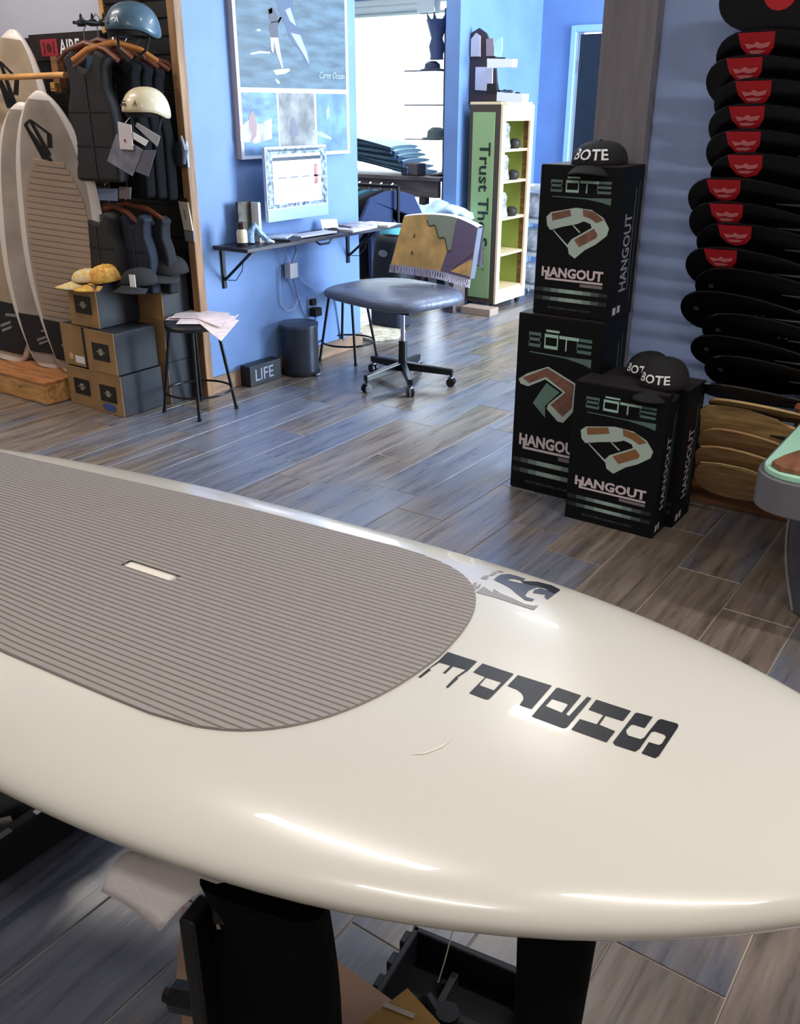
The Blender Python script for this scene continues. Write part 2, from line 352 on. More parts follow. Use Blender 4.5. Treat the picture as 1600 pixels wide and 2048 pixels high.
# ribbed deck pad: strips run along the board
M_pad = mat('grey_foam_pad', (140, 134, 132), .6, bump=(300, .15))
PH, PN = .290, 55
def pad_end(u):  # u -1..1 across the pad
    return .10+(.345-.03*max(0, -u))*max(0, 1-abs(u)**2.5)**.294
b = MB(); cols = []
PC = .027
def pw_(s): return 1-.12*max(0, min(1, (-.1-s)/.6))
for k in range(PN):
    t0 = -PH+2*PH*k/PN; wd = 2*PH/PN
    cols += [(t0, 0), (t0+wd*.12, 1), (t0+wd*.80, 1), (t0+wd*.92, 0)]
cols.append((PH, 0)); NS = 58
idx = {}
for ci, (t, hi) in enumerate(cols):
    e = pad_end(max(-1, min(1, t/PH)))
    for si in range(NS):
        s = -1.15+(e+1.15)*si/(NS-1); tt = t*pw_(s)+PC
        idx[ci, si] = len(b.v); b.v.append(b_world(s, tt, deckz(s, tt)+(.0042 if hi else .0022)))
for ci in range(len(cols)-1):
    for si in range(NS-1):
        f = [idx[ci, si], idx[ci, si+1], idx[ci+1, si+1], idx[ci+1, si]]
        c = sum((b.v[i] for i in f), Vector())/4; st = b_loc(c)
        if abs(st[0]+.092) < .048 and abs(st[1]-.014) < .009: continue
        b.f.append(tuple(f))
# rim down to the deck
def skirt(line):
    for a, c in zip(line[:-1], line[1:]):
        pa, pc = b.v[a], b.v[c]; n = len(b.v)
        b.v += [pa-Vector((0, 0, .005)), pc-Vector((0, 0, .005))]; b.f.append((a, c, n+1, n))
skirt([idx[ci, NS-1] for ci in range(len(cols))]); skirt([idx[0, si] for si in range(NS)]); skirt([idx[len(cols)-1, si] for si in range(NS)])
pad = b.build('traction_pad', M_pad, board, solid=-1, label='grey ribbed traction pad')
b = MB().grid(lambda u, v: (lambda s, t: b_world(s, t, deckz(s, t)+.0006))(-.142+.10*u, -.002+.032*v), 9, 7)
b.build('carry_handle', mat('handle_white', (226, 220, 210), .5), board)

def deck_print(name, polys, m, label=None, lift=.0007, cuts=3):
    """polys given in photo pixels of the deck, laid onto the deck as thin ink"""
    me_b = MB()
    for pl in polys:
        rings = pl if isinstance(pl[0][0], (tuple, list)) else [pl]
        rings = [[px_st(*p) for p in r] for r in rings]
        pts = [p for r in rings for p in r]
        tri = geometry.tessellate_polygon([[Vector((p[0], p[1], 0)) for p in r] for r in rings])
        me_b.add([Vector((p[0], p[1], 0)) for p in pts], tri)
    me = bpy.data.meshes.new('q'); me.from_pydata([tuple(p) for p in me_b.v], [], me_b.f)
    bm = bmesh.new(); bm.from_mesh(me); bmesh.ops.triangulate(bm, faces=bm.faces)
    bmesh.ops.subdivide_edges(bm, edges=bm.edges, cuts=cuts, use_grid_fill=True)
    r = MB(); bm.verts.ensure_lookup_table()
    r.add([b_world(v.co.x, v.co.y, deckz(v.co.x, v.co.y)+lift) for v in bm.verts], [tuple(v.index for v in f.verts) for f in bm.faces]); bm.free()
    return r.build(name, m, board, label=label, solid=-1)
Z4 = lambda P: [(820+x/5.517, 1280+y/5.517) for x, y in P]
Z5 = lambda P: [(1080+x/5.517, 1340+y/5.517) for x, y in P]
deck_print('letter', [Z4([(415,135),(740,240),(640,340),(520,420),(532,430),(420,532),(395,522),(500,412),(615,332),(478,293),(390,375),(362,368),(447,287),(325,250),(212,322),(235,330),(118,420),(88,414),(205,318),(318,232)])], M_ink)
deck_print('letter', [[Z4([(800,262),(1145,378),(890,640),(868,656),(840,660),(652,590),(830,412),(697,358)]), Z4([(840,418),(1008,470),(925,560),(765,502)])]], M_ink)
deck_print('letter', [Z4([(1190,390),(1565,508),(1340,765),(1210,720),(1250,662),(1250,625),(1230,590),(1180,550),(1075,510)])], M_ink)
deck_print('letter', [[Z5([(178,205),(200,198),(455,285),(285,492),(320,512),(520,298),(570,315),(300,635),(270,642),(250,643),(-94,514)]), Z5([(135,322),(300,375),(305,392),(240,475),(60,400)])]], M_ink)
deck_print('letter', [Z5([(620,330),(1005,455),(915,568),(725,508),(655,608),(830,680),(735,802),(345,660),(440,545),(625,603),(700,500),(535,440)])], M_ink)
deck_print('letter', [Z5([(1050,480),(1075,475),(1245,522),(1155,645),(1030,605),(1000,612),(950,668),(952,695),(975,728),(1110,768),(1150,748),(1185,700),(1300,558),(1335,545),(1505,592),(1528,612),(1520,640),(1310,955),(1270,977),(1120,922),(1200,800),(1310,832),(1345,815),(1388,745),(1375,718),(1265,680),(1228,690),(1098,875),(1050,905),(825,832),(805,800)])], M_ink)
Z3 = lambda P: [(900+x/6.4, 1100+y/6.4) for x, y in P]
M_inkgrey = mat('grey_ink', (120, 124, 136), .4); M_inkpale = mat('pale_grey_ink', (138, 135, 134), .4); M_inkdark = mat('slate_ink', (66, 70, 82), .35)
deck_print('emblem', [Z3([(330,545),(430,470),(540,545),(560,500),(650,560),(800,620),(950,690),(1050,715),(1130,712),(1072,772),(860,705),(600,618)])], M_inkpale, 'grey wave swoosh emblem')
deck_print('emblem', [Z3([(560,385),(600,345),(660,315),(760,310),(860,335),(970,372),(930,398),(820,372),(740,372),(760,395),(900,428),(1000,418),(1120,420),(1290,462),(1410,518),(1340,570),(1245,640),(1205,600),(1235,578),(1060,552),(1080,515),(1150,495),(1250,520),(1230,500),(1120,478),(1010,520),(962,580),(980,605),(1082,632),(1050,660),(960,645),(850,560),(770,490),(680,440)])], M_inkdark, 'dark curled letter S emblem')
deck_print('emblem', [Z3([(900,405),(1120,412),(1300,458),(1410,515),(1345,560),(1260,530),(1255,505),(1130,462),(1000,445)])], M_ink, lift=.0014)
deck_print('lettering', [Z3(p) for p in ([(258,500),(300,430),(350,410),(320,480)],[(300,525),(330,470),(400,430),(380,480)],[(390,370),(430,330),(500,330),(470,380)],[(500,330),(560,280),(610,290),(550,330)],[(590,270),(640,262),(700,285),(640,290)])], M_inkpale, 'small faded grey lettering', cuts=1)
deck_print('scuff_mark', [[(818,1510),(850,1505),(885,1490),(905,1478),(885,1496),(850,1509)]], mat('scuff', (204, 199, 188), .5), cuts=1)

# ================= STANDS AND THINGS UNDER THE BOARD =================
M_foam = mat('black_foam', (6, 6, 8), .95, bump=(60, .3)); M_foam.node_tree.nodes['Principled BSDF'].inputs['Specular IOR Level'].default_value = .15
def stand(name, label, base, top, wid, ang, knob):
    t = thing(name, label, 'stand', (base[0], base[1], 0))
    base, top = Vector(base), Vector(top); R = rotz(ang); ux = R @ Vector((1, 0, 0)); uy = R @ Vector((0, 1, 0))
    def cur(u, v):   # padded upright, narrow in the middle
        p = base.lerp(top, u)+uy*(.045*math.sin(u*math.pi)); w = wid*(.78+.32*abs(u-.55)/.55 if u > .55 else .78+.06*(.55-u))
        a = 2*math.pi*v; c, s = math.cos(a), math.sin(a)
        return p+ux*(w/2*math.copysign(abs(c)**.5, c))+uy*(.028*math.copysign(abs(s)**.6, s))
    b = MB().grid(cur, 16, 24, cv=True); b.f.append(tuple(range(23, -1, -1))); b.f.append(tuple(15*24+j for j in range(24)))
    b.build('padded_upright', M_foam, t, smooth=True)
    return t, ux, uy
p1 = onZ(530, 1790, .615)
t, ux, uy = stand('board_stand', 'black padded board stand beside the white foam sheet', (p1.x+.02, p1.y+.0, 0), (p1.x+.003, p1.y-.005, .628), .150, .25, True)
q = onZ(395, 1835, .56)
MB().obox((q.x, q.y, .29), (.022, .045, .57), rotz(.2)).build('side_rail', M_blackmetal, t, bevel=.004)
MB().obox(((q.x+p1.x)/2+.01, (q.y+p1.y)/2+.015, .578), (.075, .035, .025), rotz(.55)).build('top_bracket', M_blackmetal, t, bevel=.004)
kq = onY(352, 1985, q.y)
MB().cyl((kq.x, q.y-.005, kq.z), (kq.x+.035, q.y+.01, kq.z), .020, n=6).cyl((kq.x-.010, q.y-.008, kq.z), (kq.x, q.y-.005, kq.z), .012, n=8).build('clamp_knob', M_blackmetal, t)
MB().obox(((q.x+p1.x)/2, (q.y+p1.y)/2+.02, .27), (.10, .012, .50), rotz(.5)).build('inner_panel', M_foam, t)
MB().obox((q.x+.03, q.y, .015), (.30, .06, .03), rotz(.2)).build('foot', M_blackmetal, t, bevel=.004)
p2 = onZ(1112, 1884, .60)
t2, ux, uy = stand('board_stand', 'black padded board stand under the nose beside the open tool case', (p2.x+.05, p2.y-.14, 0), (p2.x, p2.y, .648), .085, .35, False)
MB().obox((p2.x+.05, p2.y-.14, .015), (.26, .08, .03), rotz(.35)).build('foot', M_blackmetal, t2, bevel=.004)
# white foam sheet between board and stand
c = [onZ(270, 1703, .615), onZ(470, 1760, .632), onZ(205, 1782, .565), onZ(322, 1862, .555)]
far = (c[0]+Vector((.05, .12, .02)), c[1]+Vector((.05, .12, .0)))
def sheet(u, v):
    a = c[2].lerp(c[3], u); m_ = c[0].lerp(c[1], u); f_ = far[0].lerp(far[1], u); f_.z = min(f_.z, .632)
    if v < .6: k = v/.6; p = a.lerp(m_, k); p.z += .018*math.sin(k*math.pi)+.006*math.sin(u*math.pi)
    else: k = (v-.6)/.4; p = m_.lerp(f_, k)
    return p
MB().grid(sheet, 12, 16).build('foam_sheet', mat('white_foam', (244, 238, 242), .9, bump=(90, .2)), smooth=True, solid=.004, label=None)
tag(bpy.data.objects['foam_sheet'], 'white foam padding sheet draped between board and black stand', 'foam sheet')
# kraft boxes on the floor
cb = thing('cardboard_box', 'brown cardboard box on floor behind the padded black stand', 'box', (-.74, .62, 0))
k = [onZ(338, 1822, .16), onZ(597, 1864, .16), onZ(800, 2012, .16)]
e1 = (k[2]-k[1]); pk = [(p.x, p.y) for p in (k[0]+Vector((.012, .02, 0)), k[1], k[2], k[2]+Vector((-.06, -.12, 0)), onZ(352, 1958, .16))]
MB().prism(pk, (0, 0, .003), (1, 0, 0), (0, 1, 0), .157).build('carton', mat('kraft_brown', (196, 156, 128), .85, noise=(6, .08)), cb)
kk = [onZ(815, 1976, .21), onZ(885, 2052, .21), onZ(760, 2075, .21), onZ(735, 2046, .21)]
cb2 = thing('cardboard_box', 'golden brown carton with torn tape at bottom edge beside tool case', 'box', (kk[0].x, kk[0].y, 0))
MB().prism([(p.x, p.y) for p in (kk[0], kk[1], kk[2]+Vector((.0, -.06, 0)), kk[3]+Vector((-.02, -.06, 0)))], (0, 0, .165), (1, 0, 0), (0, 1, 0), .045).build('carton', mat('kraft_gold', (190, 144, 66), .7, noise=(6, .1)), cb2)
tp = onZ(798, 2020, .212); MB().obox((tp.x, tp.y, .2115), (.05, .008, .001), rotz(.2)).build('tape', mat('clear_tape', (200, 190, 170), .2), cb2)
# open tool case
A, B_, Cc = onZ(705, 1935, .09), onZ(830, 1850, .09), onZ(1097, 1962, .09)
u = (Cc-B_); v = (A-B_); v = v.normalized()*.30; ang = math.atan2(u.y, u.x); L_ = u.length
tc_ = thing('tool_case', 'open black plastic tool case lying on the floor under the board', 'case', (B_.x, B_.y, 0))
R = frame([u.normalized(), Vector((0, 0, 1)).cross(u.normalized()), Vector((0, 0, 1))])
def TC(x, y, z): return Vector((B_.x, B_.y, 0))+R @ Vector((x, y, z))
Mc = mat('case_plastic', (24, 26, 32), .45)
D = .30
b = MB()
def ob(x0, x1, y0, y1, z0, z1, b=b): b.obox(TC((x0+x1)/2, (y0+y1)/2, (z0+z1)/2), (x1-x0, y1-y0, z1-z0), R)
ob(0, L_, -D, 0, .003, .02); ob(0, L_, -.012, 0, .02, .09); ob(0, .012, -D, 0, .02, .09); ob(L_-.012, L_, -D, 0, .02, .09); ob(0, L_, -D, -D+.012, .02, .09)
b.build('tray', Mc, tc_, bevel=.003)
for i in range(5):
    b = MB(); ob(-.012, 0, -.04-i*.05, -.012-i*.05, .06, .085, b); b.build('rib', Mc, tc_, bevel=.002)
for i in range(3):
    b = MB(); ob(L_, L_+.015, -.10-i*.06, -.06-i*.06, .055, .088, b); b.build('latch', M_blackmetal, tc_, bevel=.002)
b = MB(); ob(L_*.35, L_*.40, -.2, -.03, .02, .055, b); ob(L_*.40, L_-.012, -.15, -.14, .02, .05, b); b.build('divider', Mc, tc_, bevel=.002)
b = MB(); b.tube([TC(.05, -.12, .03), TC(.08, -.10, .055), TC(.11, -.13, .06), TC(.15, -.11, .045), TC(.17, -.15, .03)], .014, 8).cyl(TC(.12, -.12, .03), TC(.12, -.12, .075), .02)
tag(b.build('hose', mat('case_rubber', (18, 19, 24), .6), smooth=True), 'coiled black hose lying inside the open tool case', 'hose')
cw = MB().tube([onZ(905, 1862, .12), onZ(890, 1920, .1), onZ(876, 1965, .08)], .0012, 6); tag(cw.build('wire', mat('pale_wire', (150, 140, 125), .5)), 'thin pale wire dangling into the open tool case', 'wire')
# black box at lower left with loose gear
tb = thing('tool_crate', 'black crate full of loose gear on the dark floor at lower left', 'crate', (-1.75, .75, 0))
x0, x1, y0, y1 = -2.05, -1.46, .50, 1.0
b = MB().box(x0, x1, y0, y1, .003, .015).box(x0, x1, y0, y0+.012, .015, .12).box(x0, x1, y1-.012, y1, .015, .12).box(x0, x0+.012, y0, y1, .015, .12).box(x1-.012, x1, y0, y1, .015, .12)
b.build('bin', M_blackmat, tb, bevel=.004)
MB().box(x1-.005, x1+.016, y0-.01, y1+.01, .10, .122).build('rim', M_blackmat, tb, bevel=.004)
for i in range(3): MB().box(x1+.002, x1+.0175, y0+.16+i*.09, y0+.195+i*.09, .1222, .1228).build('rivet', mat('dull_steel', (130, 128, 125), .4, .8), tb)
g = [((-1.56, .66, .05), (.05, .16, .05), 'clamp', (96, 84, 76), 'worn grey-brown clamp lying in the black crate'), ((-1.66, .78, .06), (.06, .18, .06), 'sander', (62, 56, 54), 'dark sander body lying in the black crate'),
     ((-1.56, .86, .05), (.07, .09, .05), 'tape_roll', (150, 138, 120), 'tan tape roll lying in the black crate'), ((-1.75, .62, .07), (.08, .12, .08), 'spray_can', (150, 150, 150), 'pale metal can lying in the black crate')]
for (cx, cy, cz), (a, l, h), nm, col, lb in g:
    b = MB().tube([(cx-a/2, cy-l/2, cz), (cx, cy, cz+h*.35), (cx+a/2, cy+l/2, cz+h*.15)], [h*.4, h*.5, h*.34], 10)
    tag(b.build(nm, mat('m_'+nm, col, .5, noise=(20, .3)), smooth=True), lb, nm.replace('_', ' '))

# ================= LEFT: BOARD RACK, CLOTHES, CARTONS =================
# slat wall
sw = thing('slat_wall', 'black slatted display wall behind vests and helmets', 'slat wall', (-3.9, 3.31, 0))
def slats(x0, x1, z0, z1):
    MB().box(x0, x1, 3.309, 3.319, z0, z1).build('backing', M_slatgap, sw)
    z = z0; first = None
    while z < z1-.02:
        h = min(.0765, z1-z)
        if first is None or h < .0765:
            b = MB().box(x0, x1, 3.296, 3.309, z, z+h-.009); o = b.build('slat', M_slat, sw, bevel=.0015, seg=1); first = (o, z) if first is None else first
        else:
            o = first[0].copy(); COL.objects.link(o); o.location = (0, 0, z-first[1])
        z += .0765
slats(-4.10, -3.648, .0, 2.6)
slats(-5.3, -4.13, .0, 1.79)
MB().box(-4.13, -4.10, 3.29, 3.319, 1.79, 2.6).build('edge_strip', M_wood, sw)
# rack sign
sg = thing('brand_sign', 'black strip sign with red square logo and white capital letters', 'sign', (-4.45, 3.285, 1.68))
MB().box(-4.72, -4.13, 3.278, 3.292, 1.675, 1.80).build('panel', mat('sign_black', (26, 20, 22), .5), sg)
MB().box(-4.62, -4.48, 3.274, 3.278, 1.695, 1.775).build('logo_square', mat('sign_red', (150, 40, 52), .5), sg)
flat([ngon(0, 0, .022, 14), rect(-.045, -.03, -.035, .03), rect(.035, -.03, .045, .03)], (-4.55, 3.274, 1.735), (1, 0, 0), (0, 0, 1)).build('logo_mark', mat('sign_darkred', (70, 14, 22), .5), sg, solid=-1)
text('AIRE.', (-4.465, 3.278, 1.702), (1, 0, 0), (0, 0, 1), .068, bold=.02, sx=.85).build('lettering', M_inkwhite, sg, solid=-1)
# platform
pf = thing('wooden_platform', 'low pine platform under the leaning surfboards', 'platform', (-4.6, 2.9, 0))
MB().box(-5.6, -4.205, 2.70, 2.725, .003, .105).build('front_board', M_wood, pf, bevel=.002)
MB().box(-4.228, -4.20, 2.725, 2.95, .003, .105).build('end_board', M_wood, pf, bevel=.002)
for i in range(3): MB().box(-5.6, -4.20, 2.70+i*.085, 2.783+i*.085, .105, .122).build('top_plank', mat('pine_top', (170, 112, 66), .6, noise=(5, .2), stretch=(1, 6, 6)), pf, bevel=.0015)
for x, z in ((-4.42, .07), (-4.9, .05)): MB().cyl((x, 2.6995, z), (x, 2.698, z), .006, n=10).build('knot', mat('knot', (96, 62, 34), .6), pf)
# leaning boards
M_deckA = mat('tan_deck', (158, 146, 138), .5, noise=(4, .12)); M_deckB = mat('pale_wood_deck', (168, 148, 128), .5, noise=(4, .12))
M_rail = mat('white_rail', (214, 204, 200), .35, coat=.3); M_tailpad = mat('black_tail_pad', (14, 14, 20), .7, bump=(200, .2))
M_corduroy = mat('tan_ribbed_pad', (158, 136, 120), .7)
def sboard(label, nose, tail, wid, deck, cord=True, tailpad=(.05, .2), logo=True, facing=(.30, -.93, .15)):
    nose, tail = Vector(nose), Vector(tail); ax = nose-tail; L = ax.length; ax.normalize()
    n = Vector(facing); n = (n-ax*n.dot(ax)).normalized(); sd = ax.cross(n) * -1
    if sd.x < 0: sd = -sd
    o = thing('surfboard', label, 'surfboard', tuple(tail), group='boards leaning in the wooden rack')
    def hw(u):
        v = abs(u-.52)/(.48 if u > .52 else .52)
        return wid/2*(1-min(1, v)**2.3)**.62 if u > .52 else wid/2*(1-.62*v**2.2)*(1 if u > .02 else .8+.2*u/.02)
    def rk(u): return .07*max(0, u-.6)**1.5*4-.03*(1-u)**2
    def pt(u, t, d): return tail+ax*(u*L)+sd*t+n*(rk(u)+d)
    us = [0, .01, .03]+[.06+.04*i for i in range(22)]+[.93, .955, .975, .99, .997]
    K = 28; b = MB(); th = .028
    for u in us:
        for j in range(K):
            a = 2*math.pi*j/K; c, s = math.cos(a), math.sin(a)
            b.v.append(pt(u, hw(u)*math.copysign(abs(c)**.7, c), th*min(1, hw(u)/.08)*s))
    b.f = [(i*K+j, i*K+(j+1) % K, (i+1)*K+(j+1) % K, (i+1)*K+j) for i in range(len(us)-1) for j in range(K)]+[tuple(range(K-1, -1, -1)), tuple((len(us)-1)*K+j for j in range(K))]
    b.build('body', M_rail, o, smooth=True)
    def top(u, f):  # deck surface height at width fraction f
        c = abs(f)**(1/.7); return th*min(1, hw(u)/.08)*math.sqrt(max(0, 1-c*c))
    def patch(u0, u1, f0, f1, lift, nu=20, nv=15):
        return MB().grid(lambda p, q: pt(u0+(u1-u0)*p, (f0+(f1-f0)*q)*hw(u0+(u1-u0)*p), top(u0+(u1-u0)*p, f0+(f1-f0)*q)+lift), nu, nv)
    patch(.02, .97, -.80, .80, .0030, 44, 17).build('deck_panel', deck, o, smooth=True, solid=-1)
    if cord:
        r0, r1, nr = tailpad[1]+.02, .78, 26
        first = None
        for i in range(nr):
            a, e = r0+(r1-r0)*i/nr, r0+(r1-r0)*(i+.8)/nr
            ff = .72*(1-max(0, (i-nr*.62)/(nr*.42))**2)**.5 if i > nr*.62 else .72
            b = patch(a, e, -ff, ff, .005, 2, 13); b.build('pad_rib', M_corduroy, o, solid=.003)
    patch(tailpad[0], tailpad[1], -.80, .80, .0055, 8).build('tail_pad', M_tailpad, o, solid=.004)
    def pf_(poly, lift=.0045): return [pt(u, f*hw(u), top(u, f)+lift) for u, f in poly]
    b = MB()
    for poly in ([(.155, -.1), (.16, .3), (.150, .3), (.146, -.1)], [(.115, -.3), (.135, .1), (.125, .1), (.105, -.3)], [(.10, -.25), (.12, .15), (.11, .15), (.09, -.25)]):
        b.add(pf_(poly, .0095), [(0, 1, 2, 3)])
    b.build('pad_mark', mat('pad_grey', (120, 118, 120), .6), o, solid=-1)
    if logo:
        def stroke(p, q, w=.05): return [(p[0], p[1]-w), (p[0], p[1]+w), (q[0], q[1]+w), (q[0], q[1]-w)]
        b = MB()
        for p, q in (((.905, -.45), (.80, .05)), ((.885, -.62), (.78, -.08)), ((.905, -.45), (.865, .20)), ((.865, .20), (.82, .12)), ((.885, -.62), (.90, -.5)), ((.87, -.5), (.765, .12)), ((.80, .05), (.78, -.08))):
            b.add(pf_(stroke(p, q, .075), .0052), [(0, 1, 2, 3)])
        b.build('nose_mark', M_ink, o, solid=-1)
    return o
sboard('pale far-left surfboard showing only a slanted edge in the rack', onY(-45, 22, 3.2), onZ(-110, 715, .125), .46, M_deckB, cord=False, logo=False)
b1 = sboard('tall surfboard with pale wood deck behind the wooden arm', onY(45, 64, 3.20), onZ(2, 724, .125)+Vector((0, .045, 0)), .52, M_deckB, cord=False, tailpad=(.03, .19))
b2 = sboard('grey surfboard squeezed between the tall board and front ribbed board', onY(62, 205, 3.03), onZ(96, 735, .125), .52, M_deckA, cord=False, logo=False, tailpad=(.06, .21))
b3 = sboard('front surfboard with tan ribbed pad and black tail pad', onY(98, 180, 2.93), onZ(146, 748, .125), .50, M_deckA)
# wooden arm
ar = thing('rack_arm', 'round-edged wooden rack arm crossing in front of the surfboards', 'rack', tuple(onY(60, 150, 2.97)))
a0, a1 = onY(-140, 160, 2.97), onY(131, 150, 2.97)
MB().tube([a0, a1], .0145, 12).build('dowel', M_wood, ar, smooth=True)
h = onY(122, 150, 3.0)
MB().obox(tuple(a1+Vector((-.045, .16, .0))), (.03, .30, .028)).build('cross_arm', M_wood, ar, bevel=.003)
h1 = onY(118, 150, 3.06); h2 = onY(122, 174, 3.06)
MB().obox(tuple(h1), (.05, .04, .16)).build('upright_block', M_woodd, ar, bevel=.003)
MB().obox((h2.x, h2.y-.03, h2.z), (.035, .04, .04)).build('end_block', M_wood, ar, bevel=.003)

# ---- hangers and vests ----
M_hang = mat('red_brown_hanger', (104, 52, 30), .45, noise=(12, .3)); M_hanglight = mat('honey_hanger', (184, 116, 54), .45)
M_neo = mat('charcoal_neoprene', (32, 30, 34), .85, bump=(200, .2)); M_neob = mat('black_neoprene', (6, 6, 9), .9); M_neob.node_tree.nodes['Principled BSDF'].inputs['Specular IOR Level'].default_value = .2
M_teal = mat('teal_lining', (38, 62, 84), .8); M_navyv = mat('navy_vest_fabric', (16, 24, 42), .85)
def hanger(p, m, ang=0, grp='wooden hangers on the display arms', label=None):
    o = thing('coat_hanger', label, 'hanger', (p[0], p[1], p[2]), ang, grp)
    MB().tube([(-.19, 0, -.075), (-.12, 0, -.03), (0, 0, 0), (.12, 0, -.03), (.19, 0, -.075)], [.011, .013, .014, .013, .011], 8).build('shoulders', m, o, local=True, smooth=True)
    MB().tube([(0, 0, .01), (0, 0, .05), (.018, 0, .07), (.02, 0, .09), (.0, 0, .105), (-.018, 0, .09)], .0022, 6).build('hook', M_chrome, o, local=True, smooth=True)
    return o
VO = [(-.155, 0), (.155, 0), (.165, .28), (.15, .36), (.118, .44), (.125, .53), (.150, .575), (.075, .615), (.05, .56), (.02, .525), (-.02, .525), (-.05, .56), (-.075, .615), (-.150, .575), (-.125, .53), (-.118, .44), (-.15, .36), (-.165, .28)]
def vest(label, c, ztop, sc, w, m, ang=0, lining=None):
    """hangs below z top; front faces -y"""
    h = .615*sc; o = thing('swim_vest', label, 'vest', (c[0], c[1], ztop-h), ang, 'neoprene vests on hangers')
    poly = [(x*w, z*sc) for x, z in VO]
    MB().prism(poly, (0, .035, 0), (1, 0, 0), (0, 0, 1), .07).build('shell', m, o, local=True, bevel=.022, seg=3, smooth=True)
    MB().box(-.003, .003, -.039, -.034, .01, .50*sc).build('zip', mat('dark_zip', (70, 70, 78), .4, .6), o, local=True)
    for zz in (.17, .33): MB().box(-.14*w, .14*w, -.0375, -.034, zz*sc, zz*sc+.004).build('seam', mat('seam_black', (22, 22, 26), .8), o, local=True)
    if lining: MB().prism([(-.05*w, .555*sc), (-.02*w, .52*sc), (.02*w, .52*sc), (.05*w, .555*sc), (.045*w, .585*sc), (-.045*w, .585*sc)], (0, .03, 0), (1, 0, 0), (0, 0, 1), .035).build('lining', lining, o, local=True)
    return o
pv = onY(172, 112, 2.98)
vest('large charcoal vest with teal neck lining in front of upper hangers', (pv.x+.012, 2.98), 1.695, .93, .93, M_neo, .12, M_teal)
for i, (dx, dy) in enumerate(((.035, .055), (.06, .115))):
    hanger((pv.x+dx, 2.98+dy, 1.735), M_hang, .12, label=['red-brown hanger just behind the large charcoal vest', 'second red-brown hanger behind the large charcoal vest'][i])
hanger((pv.x+.012, 2.975, 1.72), M_hang, .12, label='red-brown hanger holding the large charcoal vest')
hanger((pv.x+.14, 3.03, 1.72), M_hanglight, .75, label='honey coloured hanger with pale arm below the blue helmet')
q = onY(240, 120, 3.08)
lb_ = ['black vest hanging just behind the cream helmet', 'black vest in the middle behind the cream helmet', 'black vest nearest the slat wall behind the cream helmet']
for i in range(3):
    vest(lb_[i], (q.x+.005*i, 3.07+.065*i), 1.665-.01*i, 1.0, .80, M_neob, .10)
    hanger((q.x-.02+.005*i, 3.07+.065*i, 1.695-.01*i), M_hang, .75, label=['dark red hanger nearest camera right of the honey hanger', 'middle dark red hanger right of the honey hanger', 'rear dark red hanger right of the honey hanger'][i])
# display arms with clips
for i, (px_, y_) in enumerate(((172, 42), (245, 95))):
    p = onY(px_, y_, 3.0)
    if i: p.x = -3.80
    a = thing('hanger_rail', ['steel display arm above the large charcoal vest', 'steel display arm above the black vests'][i], 'rail', (p.x, 3.3, 1.8), group='display arms on the slat wall')
    MB().cyl((p.x+.03, 3.295, 1.80), (p.x+.0, 2.93, 1.80), .007).build('rod', M_blackmetal, a)
    MB().box(p.x+.01, p.x+.05, 3.286, 3.295, 1.76, 1.84).build('mount_plate', M_blackmetal, a)
for i in range(4):
    p = onY(163+i*15.5, 47, 3.0)
    t = tag(MB().lathe([(.0, .055), (.006, .045), (.007, .03), (.018, .024), (.022, .012), (.02, 0)], (p.x, 3.0+i*.02, 1.79), 10).build('clip', M_blackmat), ['leftmost black clip on the upper display arm', 'second black clip on the upper display arm', 'third black clip on the upper display arm', 'rightmost black clip on the upper display arm'][i], 'clip', 'black clips on the display arm')
# helmets
def helmet(label, c, r, m, ang, logo):
    o = thing('helmet', label, 'helmet', tuple(c), ang)
    def fn(u, v):
        a = 2*math.pi*u; ph = v*math.pi/2; zz = math.sin(ph); rr = math.cos(ph)**.82
        low = 0 if v > 0 else 1; ear = -.28*max(0, math.cos(a-.2))**6*(1-v)
        return Vector((r*1.0*rr*math.cos(a), r*1.15*rr*math.sin(a), r*(1.02*zz+ear*(1-v)**3)))
    MB().grid(fn, 28, 12, cu=True).build('shell', m, o, local=True, smooth=True, solid=.006)
    MB().grid(lambda u, v: Vector((r*.93*math.cos(2*math.pi*u)*(1-.1*v), r*1.07*math.sin(2*math.pi*u)*(1-.1*v), -r*.30*v+.01)), 24, 4, cu=True).build('lining', M_blackmat, o, local=True, smooth=True, solid=.006)
    for s in (-1, 1): MB().tube([(s*r*.85, 0, -.01), (s*r*.7, -.02, -r*.7), (s*r*.2, -.03, -r*1.05)], .006, 6).build('strap', M_blackmat, o, local=True)
    R1 = r*1.155
    fr = [((-.0, -R1*.955, r*.34), (1, 0, 0), (0, .25, 1))]
    dk, wt = (M_inkwhite, M_inkwhite) if logo == 'w' else (mat('helmet_print', (70, 66, 62), .5), ) * 2
    flat([[(-.055, 0), (-.02, .003), (-.028, .014), (-.048, .012)], [(-.05, .016), (-.03, .018), (-.02, .024), (-.045, .022)]], (0, -R1*.97, r*.22), (1, 0, 0), (0, .28, 1), .004).build('print', mat('helmet_dim', (40, 50, 60), .5), o, local=True, solid=-1)
    flat([[(.01, 0), (.022, .026), (.034, 0), (.028, .002), (.022, .012), (.016, .002)]], (0, -R1*.97, r*.22), (1, 0, 0), (0, .28, 1), .004).build('print', dk, o, local=True, solid=-1)
    return o
c = onY(267, 62, 3.0); helmet('slate blue helmet with white triangle mark on top shelf of vests', (c.x, 3.0, c.z-.0), .110, mat('slate_blue_shell', (62, 88, 104), .35, coat=.3), .15, 'w')
c = onY(293, 224, 2.95); helmet('cream helmet with black lining hanging below hangers', (c.x, 2.95, c.z), .098, mat('cream_shell', (212, 196, 164), .35, coat=.3), .25, 'd')
